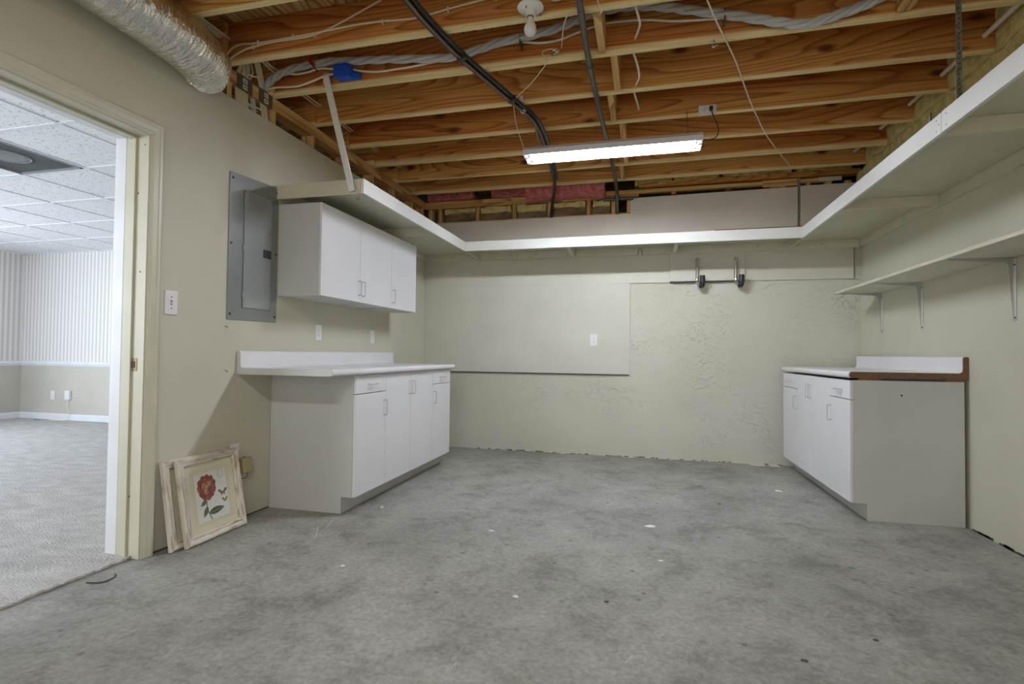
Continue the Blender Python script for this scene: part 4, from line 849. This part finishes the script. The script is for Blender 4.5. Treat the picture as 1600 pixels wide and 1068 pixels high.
# socket on the joist and the light's black plug and cord
so = plate_outlet('joist_outlet', (2.785, 3.828, 2.657+0.055), 'j', 'white outlet fixed sideways on a joist right of the shop light', kind='outlet')
o = B().box(2.795, 2.817, 3.790, 3.820, 2.700, 2.724).tube(spline([(2.806, 3.795, 2.703), (2.812, 3.775, 2.665), (2.835, 3.77, 2.60), (2.850, 3.77, 2.545), (2.835, 3.765, 2.495), (2.79, 3.755, 2.478), (2.742, 3.745, 2.478)], 6), 0.0038, 8).build('plug_cord', 'black', None); tag(o, 'short black plug and cord feeding the lit shop light', 'cord')
# bare bulb
bh = empty('lampholder', (1.836, 2.45, H-0.144)); tag(bh, 'white porcelain lampholder with an unlit bare bulb under a joist', 'lamp')
zc = H
B().box(1.80, 1.872, 2.44, 2.529, zc+0.001, zc+0.05).build('ceiling_box', 'iron', bh)
B().lathe([(0.020, 0.0), (0.062, -0.001), (0.064, -0.007), (0.058, -0.013), (0.040, -0.018), (0.030, -0.024), (0.026, -0.040), (0.024, -0.050), (0.016, -0.051)], (1.836, 2.450, zc), 'z', 32).build('porcelain_base', 'porcelain', bh)
B().lathe([(0.0175, -0.048), (0.0175, -0.054), (0.014, -0.055)], (1.836, 2.450, zc), 'z', 20).build('screw_shell', 'brass', bh)
B().lathe([(0.013, -0.054), (0.0155, -0.066), (0.021, -0.080), (0.028, -0.096), (0.0305, -0.112), (0.028, -0.127), (0.020, -0.138), (0.008, -0.1435), (0.001, -0.144)], (1.836, 2.450, zc), 'z', 28).build('bulb', 'bulb', bh)
B().tube([(1.824, 2.415, zc-0.006), (1.823, 2.413, zc-0.028)], 0.0025, 6).build('pull_chain_stub', 'black', bh)
o = B().lathe([(0.045, 0), (0.045, -0.012), (0.03, -0.016)], (1.965, 2.515, H-0.0), 'z', 20).build('cover_disc', 'green', None)
bpy.data.objects.remove(o)
o = B().lathe([(0.044, 0), (0.046, -0.006), (0.03, -0.010)], (1.965, 2.43, H+0.03), 'z', 24).build('round_box_cover', 'porcelain', None); tag(o, 'round white box cover beside the bare bulb lampholder', 'box cover')

# black cables tied together, running below the joists and down at the rear wall
def px_line(pts, z): return [at(px, py, 2, z) for px, py in pts]
main = [at(600, -40, 2, 2.668), at(635, 0, 2, 2.668), at(660, 30, 2, 2.668), at(717, 88, 2, 2.668), at(795, 155, 2, 2.668), at(830, 185, 2, 2.664), at(846, 212, 2, 2.660), at(858, 250, 2, 2.655), at(866, 280, 2, 2.655), Vector((1.49, 5.16, 2.655)), Vector((1.45, 5.30, 2.60)), Vector((1.42, 5.40, 2.50)), Vector((1.41, D+0.012-0.03, 2.462)), Vector((1.41, D+0.03, 2.44))]
o = B().tube(spline(main, 6), 0.0165, 10).build('black_cable', 'black', None); tag(o, 'thick black cable running under the joists and down behind the rear ledge', 'cable')
m2 = [p+Vector((0.031, -0.006, 0.004)) for i, p in enumerate(main[:9])]
o = B().tube(spline(m2, 6), 0.0135, 8).build('black_cable', 'black', None); tag(o, 'thinner black cable tied alongside the thick black one under the joists', 'cable')
m3 = [p+Vector((0.016 if i < 6 else -0.030, 0.004, -0.019)) for i, p in enumerate(main[:8])]
o = B().tube(spline(m3, 6), 0.0065, 8).build('brown_cable', 'copper', None); tag(o, 'thin brown cable strapped to the black cables under the joists', 'cable')
for (px, py) in ((718, 88), (797, 155)):
    p = at(px, py, 2, 2.665); o = B().lathe([(0.026, -0.011), (0.030, -0.009), (0.030, 0.009), (0.026, 0.011)], p+Vector((0.012, 0, -0.002)), 'y', 14).build('cable_clip', 'black', None)
    tag(o, 'black clamp holding the cable bundle under a joist, ' + ('the nearer one' if px < 750 else 'the one beside the grey strap'), 'clamp', 'black cable clamps')
p = at(817, 172, 2, 2.662)
o = B().lathe([(0.020, -0.012), (0.021, -0.010), (0.021, 0.010), (0.020, 0.012)], p, 'y', 14).box(p.x-0.008, p.x+0.014, 3.380, 3.384, 2.66, 2.735).box(p.x-0.004, p.x+0.012, p.y-0.01, 3.384, 2.672, 2.684).build('pipe_strap', 'grey_cable', None); tag(o, 'grey plastic strap holding the black cable to a joist', 'strap')
# iron pipe
ip = [at(898, -30, 2, 2.668), at(905, 0, 2, 2.668), at(922, 105, 2, 2.668), at(946, 210, 2, 2.665), at(960, 270, 2, 2.662), Vector((2.09, 5.18, 2.660)), Vector((2.092, 5.30, 2.648)), Vector((2.092, 5.36, 2.60)), Vector((2.092, 5.375, 2.54)), Vector((2.092, D-0.03, 2.47)), Vector((2.092, D+0.02, 2.44))]
ipo = B().tube(spline(ip, 8), 0.0165, 12).build('iron_pipe', 'iron', None); tag(ipo, 'dark iron gas pipe running straight under the joists to the rear wall', 'pipe')
p = at(922, 105, 2, 2.668); B().tube([p-Vector((0, .018, 0)), p+Vector((0, .018, 0))], 0.0205, 12).build('coupling', 'iron', ipo)
B().tube([(2.092, 5.345, 2.62), (2.092, 5.37, 2.56)], 0.022, 12).build('elbow', 'iron', ipo)
B().tube([(1.95, D-0.06, 2.585), (2.25, D-0.06, 2.585)], 0.016, 10).build('branch_pipe', 'iron', ipo)
# pull string across the joists
st_ = px_line([(1098, -18), (1105, 0), (1120, 35), (1135, 65), (1149, 95), (1160, 125), (1172, 158), (1182, 180), (1200, 215), (1237, 263)], 2.684)
o = B().tube(spline(st_, 5), 0.0042, 6).build('white_wire', 'white_cable', None); tag(o, 'thin white wire stapled diagonally across the joists, upper right', 'wire')
# wavy white cable threading through the joists
wv_ = [(2.30, 2.40, 2.80), (2.318, 2.535, 2.80), (2.325, 2.62, 2.735), (2.345, 2.74, 2.72), (2.335, 2.85, 2.742), (2.318, 2.935, 2.752), (2.30, 3.0, 2.74), (2.325, 3.12, 2.712), (2.335, 3.25, 2.70), (2.312, 3.385, 2.718), (2.30, 3.46, 2.72), (2.315, 3.60, 2.715), (2.325, 3.75, 2.735), (2.318, 3.83, 2.762), (2.31, 4.0, 2.80)]
o = B().tube(spline(wv_, 5), 0.0062, 8).build('white_cable', 'white_cable', None); tag(o, 'wavy white cable threading through the joists right of the iron pipe', 'cable')
# thin pull wire with a knot
o = B().tube(spline([at(888, 17, 2, 2.683), at(880, 45, 2, 2.675), at(877, 75, 1, 2.928), at(868, 77, 1, 2.925), at(858, 77, 1, 2.922), at(847, 82, 1, 2.922), at(852, 90, 1, 2.925), at(853, 98, 1, 2.928), at(852, 102, 2, 2.684), at(830, 130, 2, 2.68), at(805, 155, 2, 2.68), at(803, 170, 2, 2.68), at(809, 203, 2, 2.68), at(821, 236, 2, 2.60), (1.55, 3.72, 2.498)], 5), 0.0030, 6).build('fixture_wire', 'cream_cable', None); tag(o, 'thin cream wire looping over the joists to the left end of the shop light', 'wire')
p = at(869, 82, 1, 2.915)
kn = B(); random.seed(2)
for i in range(7):
    a_ = random.uniform(0, 6.28); kn.tube([p+Vector((random.uniform(-.008, .008), random.uniform(-.004, .004), random.uniform(-.006, .006))), p+Vector((0.022*math.cos(a_), -0.012, 0.018*math.sin(a_)))], 0.0035, 6)
o = kn.build('wire_splice', 'bracket', None); tag(o, 'twisted metal splice on the cream wire, right of the cable clamps', 'splice')
B().tube([at(862, 86, 1, 2.912), at(868, 80, 1, 2.912)], 0.004, 6).build('black_lead', 'black', o)
# loose end hanging at the top
o = B().tube(spline([at(928, -25, 2, 2.683), at(935, 5, 2, 2.683), at(941, 14, 2, 2.675), at(938, 22, 2, 2.66)], 5), 0.0028, 6).build('loose_wire', 'white_cable', None); tag(o, 'curled loose end of white wire beside the block near the bare bulb', 'wire')
o = B().tube(spline([at(815, 236, 2, 2.62)+Vector((0.1, 0.25, 0)), (1.60, 4.30, 2.675), (1.565, 4.62, 2.65), (1.575, 4.69, 2.69)], 5), 0.0022, 6).build('loose_wire', 'white_cable', None); tag(o, 'short loose wire hanging behind the left end of the shop light', 'wire')
# cable pairs in the faces of the joists, upper left
j1 = 2.530-0.007
def on(pts, y): return [at(px, py, 1, y) for px, py in pts]
o = B().tube(spline(on([(350, 122), (350, 104), (352, 92), (360, 78), (375, 70), (403, 67), (458, 58), (520, 46), (560, 38), (600, 33), (650, 28), (700, 14), (760, -2)], j1), 5), 0.0052, 8).build('joist_cable', 'cream_cable', None); tag(o, 'upper cream cable stapled along the joist above the breaker panel', 'cable')
for (px, py) in ((403, 66), (458, 57), (598, 34), (775-0, -3), (700, 14)):
    q = at(px, py, 1, j1-0.004); B().box(q.x-0.003, q.x+0.003, q.y-0.004, q.y+0.01, q.z-0.012, q.z+0.012).build('cable_staple', 'white_cable', o)
o = B().tube(spline(on([(345, 146), (349, 130), (350, 108), (360, 92), (378, 80), (396, 73), (430, 65), (465, 60), (492, 54), (520, 42), (560, 20), (598, -2), (640, -30)], j1), 5), 0.0052, 8).build('joist_cable', 'cream_cable', None); tag(o, 'lower cream cable on the same joist, rising away to the upper right', 'cable')
for (px, py) in ((395, 73), (492, 54)):
    q = at(px, py, 1, j1-0.004); B().box(q.x-0.003, q.x+0.003, q.y-0.004, q.y+0.01, q.z-0.012, q.z+0.012).build('cable_staple', 'white_cable', o)
# grey twisted bundle sagging in front of the next joist
gb = on([(408, 148), (415, 135), (428, 122), (450, 110), (480, 102), (520, 96), (560, 95), (600, 93), (650, 92), (700, 90), (740, 80), (780, 66), (830, 55), (870, 44), (900, 32), (930, 20), (965, 12), (1000, 9), (1040, 11), (1080, 16), (1130, 22), (1180, 29), (1220, 35), (1260, 37), (1300, 26), (1340, 12), (1372, -2), (1420, -30)], 2.885)
gp = spline(gb, 14); ro = empty('twisted_cable_bundle', tuple(gp[150])); tag(ro, 'grey twisted cable bundle sagging along a joist behind the bare bulb', 'cable')
for s in range(3):
    q = []
    for i, p in enumerate(gp):
        t = (gp[min(i+1, len(gp)-1)]-gp[max(i-1, 0)]).normalized(); a_ = t.cross(Vector((0, 0, 1))).normalized(); u_ = a_.cross(t); th = i*0.20+s*2*PI/3
        q.append(p+a_*math.cos(th)*0.010+u_*math.sin(th)*0.012)
    B().tube(q, 0.0135, 8).build('strand', 'grey_cable', ro)
for (px, py) in ((812, 62), (1133, 22)):
    q = at(px, py, 1, 2.868); B().box(q.x-0.003, q.x+0.003, 2.868, 2.934, q.z-0.030, q.z+0.030).build('bundle_staple', 'iron', ro)
# white cable beside the bundle, through the blue box
wy = 2.918
o = B().tube(spline(on([(405, 92), (420, 102), (440, 112), (460, 116), (480, 113), (500, 107), (523, 108)], wy-0.03), 6), 0.0062, 8).build('white_cable', 'white_cable', None); tag(o, 'upper white cable entering the blue junction box from the left', 'cable')
o = B().tube(spline(on([(416, 141), (430, 137), (450, 136), (468, 134), (490, 126), (510, 118), (525, 115)], wy-0.02), 6), 0.0062, 8).build('white_cable', 'white_cable', None); tag(o, 'lower white cable entering the blue junction box from the left', 'cable')
o = B().tube(spline(on([(548, 108), (565, 111), (590, 112), (620, 108), (650, 103), (700, 92), (740, 83), (780, 72), (812, 66), (845, 67), (875, 62), (905, 50), (940, 38), (975, 33), (1010, 31), (1050, 33), (1080, 32), (1110, 30), (1134, 28)], wy), 6), 0.0062, 8).build('white_cable', 'white_cable', None); tag(o, 'long white cable leaving the blue box to the right below the grey bundle', 'cable')
bb0, bb1 = 0.495, 0.600; bz0, bz1 = 2.722, 2.800
bx_ = B().box(bb0, bb1, 2.868, 2.933, bz0, bz1).build('junction_box', 'bluebox', None, bevel=0.004); tag(bx_, 'blue plastic junction box nailed to a joist above the hanger board', 'junction box')
B().box(bb1, bb1+0.045, 2.905, 2.933, bz0, bz0+0.035).build('nail_tab', 'bluebox', bx_, bevel=0.002)
B().box(bb0-0.004, bb1-0.012, 2.862, 2.868, bz0-0.004, bz1+0.002).build('front_rim', 'bluebox', bx_, bevel=0.001)
rwp = on([(484, 86), (482, 92), (485, 98), (489, 103)], 2.86)
o = B().tube(spline(rwp, 5), 0.0052, 6).tube(spline([p+Vector((0.014, 0, 0.0)) for p in rwp], 5), 0.0052, 6).build('red_wire', 'redwire', None); tag(o, 'red wire twist hanging below a joist left of the blue box', 'wire')
B().tube([rwp[0]+Vector((.005, 0, 0)), at(485, 75, 1, 2.86)], 0.003, 6).tube([rwp[-1], at(497, 112, 1, 2.86)], 0.003, 6).build('black_lead', 'black', o)
# bundle of cables passing through the joists beside the duct
cbn = empty('cable_bundle', (-0.06, 2.3, 2.85)); tag(cbn, 'flat bundle of cream cables passing through the joists behind the foil duct', 'cable')
random.seed(9)
for i in range(7):
    x = -0.055+0.0135*i; z = 2.845-0.004*i+random.uniform(-.012, .012)
    B().tube([(x-0.02, 2.05, z+0.01), (x, 2.535, z), (x+0.005, 2.57, z)], 0.0058, 8).build('cable', 'cream_cable', cbn)
# cables dropping into the left stud bay
vcs = empty('cable_cluster', (-0.05, 2.8, 2.40)); tag(vcs, 'cluster of cream cables dropping into the stud bay above the breaker panel', 'cable')
for i in range(9):
    y = 2.655+0.012*i; B().tube(spline([(-0.055+random.uniform(-.02, .02), y+random.uniform(.0, .05), 2.93), (-0.030, y+random.uniform(-.01, .04), 2.78), (-0.035+0.001*i, y, 2.70), (-0.030, y-0.01, 2.60), (-0.020, y-0.018, 2.52), (-0.03, y-0.02, 2.40)], 5), 0.0054, 8).build('cable', 'cream_cable', vcs)
B().tube(spline([(-0.02, 2.74, 2.92), (-0.03, 2.73, 2.80), (-0.035, 2.72, 2.72), (-0.04, 2.71, 2.65)], 5), 0.014, 10).build('grey_cable', 'grey_cable', vcs)
for i in range(4):
    y = 2.86+0.016*i; B().tube(spline([(-0.004, y-0.12, 2.90), (-0.02, y-0.05, 2.78), (-0.03, y-0.01, 2.70), (-0.030, y-0.0, 2.60), (-0.022, y+0.01, 2.50), (-0.03, y+0.01, 2.40)], 5), 0.0054, 8).build('cable', 'cream_cable', vcs)
B().tube(spline([(-0.045, 2.80, 2.62), (-0.04, 2.81, 2.55), (-0.04, 2.82, 2.40)], 4), 0.015, 10).build('grey_cable', 'grey_cable', vcs)
B().tube(spline([(-0.03, 2.66, 2.545), (-0.025, 2.74, 2.553), (-0.03, 2.86, 2.570)], 4), 0.0058, 8).build('cable', 'cream_cable', vcs)
B().tube(spline([(-0.03, 2.66, 2.50), (-0.03, 2.72, 2.54), (-0.045, 2.86, 2.555)], 4), 0.0038, 8).build('cable', 'cream_cable', vcs)
B().tube(spline([(0.012, 2.70, 2.83), (0.02, 2.78, 2.80), (0.02, 2.80, 2.75), (0.012, 2.74, 2.72), (0.01, 2.70, 2.715)], 5), 0.005, 8).build('cable', 'cream_cable', vcs)
# steel guards with numbered stickers, screwed to the top plates
for i, (y0, y1, tx) in enumerate(((2.630, 2.758, 'nearer the duct'), (2.815, 2.940, 'beside the grey cable'))):
    g = empty('nail_guard', (0, (y0+y1)/2, 2.610)); tag(g, 'brown steel guard with two white stickers on the top plate, ' + tx, 'guard plate', 'guard plates')
    B().box(-0.0095, -0.0065, y0, y1, 2.604, 2.695).build('plate', 'guard', g, bevel=0.001)
    for k, z in enumerate((2.630, 2.668)):
        s_ = B().box(-0.0064, -0.0058, y0+0.048, y0+0.084, z-0.014, z+0.014).build('sticker', 'sticker', g)
        for q in range(3): B().box(-0.0057, -0.0054, y0+0.055+0.008*q, y0+0.060+0.008*q, z-0.006, z+0.006).build('sticker_print', 'slot', s_)
# cable pair through the joists on the left, white pipe through the joists on the right
for x, z, tx in ((0.030, 2.822, 'the left of the pair'), (0.048, 2.830, 'the right of the pair')):
    o = B().tube([(x+0.02, 2.60, z+0.02)]+[(x, y, z-0.004*(i % 2)) for i, y in enumerate((2.95, 3.2, 3.4, 3.7, 4.0, 4.3, 4.6, 4.9, 5.12))]+[(x+0.12, 5.3, 2.76)], 0.0055, 8).build('threaded_cable', 'cream_cable', None); tag(o, 'cream cable threading the left ends of the joists, ' + tx, 'cable', 'cables through the left joist ends')
o = B().tube(spline([(4.160, 2.4, 2.77), (4.163, 3.38, 2.775), (4.170, 3.84, 2.790), (4.175, 4.27, 2.805), (4.162, 4.71, 2.820), (4.12, 5.12, 2.80)], 8), 0.0135, 10).build('white_pipe', 'white_cable', None); tag(o, 'pale plastic pipe threading the right ends of the joists', 'pipe')
# small curled cable staple under the third joist
o = B().tube(spline([at(1114, 63, 1, 2.93), at(1117, 66, 1, 2.925), at(1113, 71, 1, 2.925), at(1114, 74, 1, 2.925), at(1121, 70, 1, 2.925)], 5), 0.0035, 6).build('eye_hook', 'bracket', None); tag(o, 'small bent eye hook on the joist left of the diagonal white wire', 'hook')

# ================================================================== bits on the floor
fl = [(768, 829, .016, 'flake', 'white paint flake on the floor in front of the left cabinet'), (806, 932, .014, 'flake', 'white paint flake near the middle of the floor'), (1016, 822, .035, 'flake', 'larger smeared white flake in the middle of the floor'), (1032, 876, .012, 'flake', 'small white flake right of the floor centre'), (985, 711, .016, 'flake', 'white fleck near the foot of the rear wall'), (1217, 767, .03, 'flake', 'flat white smear on the floor before the right cabinet'), (1330, 887, .011, 'green', 'small green scrap on the floor before the right cabinet'),
      (536, 884, .012, 'flake', 'white fleck on the floor below the left cabinet corner'), (597, 792, .012, 'flake', 'white fleck by the left cabinet toe kick'), (1368, 1000, .012, 'dirt', 'dark grit crumb at the lower right of the floor'), (1256, 1032, .014, 'dirt', 'dark grit speck at the lower right edge'), (948, 940, .014, 'dirt', 'dark grit speck right of the lower white flake'), (1124, 787, .012, 'dirt', 'dark grit speck before the rear wall hooks')]
random.seed(12)
for px, py, s, m, lb in fl:
    p = at(px, py, 2, 0.0); b = B(); n = 7; ang = random.uniform(0, 6)
    ring = [(p.x+s*(0.5+0.5*random.random())*math.cos(2*PI*i/n)*(1.3 if m != 'dirt' else 1), p.y+s*(0.35+0.5*random.random())*math.sin(2*PI*i/n)) for i in range(n)]
    o = b.prism(ring, 0.0002, 0.003, 'z').build('floor_scrap', m, None); tag(o, lb, 'debris')
for k, (ln, lb) in enumerate(((((487, 838), (508, 825), (520, 812)), 'pale curved scuff on the concrete in front of the left end panel, nearest the pictures'), (((505, 826), (530, 814), (556, 806)), 'pale scuff on the concrete near the left cabinet corner'), (((467, 853), (490, 842), (497, 822)), 'faint pale scuff between the pictures and the left cabinet'))):
    q = spline([at(a, b, 2, 0.0004) for a, b in ln], 5); b_ = B(); n = len(q)
    for i, c in enumerate(q): b_.v += [(c.x, c.y-0.0035, 0.0004), (c.x, c.y+0.0035, 0.0004), (c.x, c.y+0.0025, 0.0009), (c.x, c.y-0.0025, 0.0009)]
    for i in range(n-1):
        for j in range(4): b_.f.append((i*4+j, i*4+(j+1) % 4, i*4+4+(j+1) % 4, i*4+4+j))
    tag(b_.build('floor_scuff', 'caulk', None), lb, 'scuff')
p = at(150, 910, 2, 0.003)
o = B().tube(spline([p+Vector((-.04, -.01, 0)), p, p+Vector((.03, .02, .002)), p+Vector((.045, .05, .012)), p+Vector((.03, .06, .016))], 4), 0.0035, 6).build('floor_scrap', 'dirt', None); tag(o, 'dark curled strip on the concrete by the doorway', 'debris')
print('objects', len(bpy.data.objects))
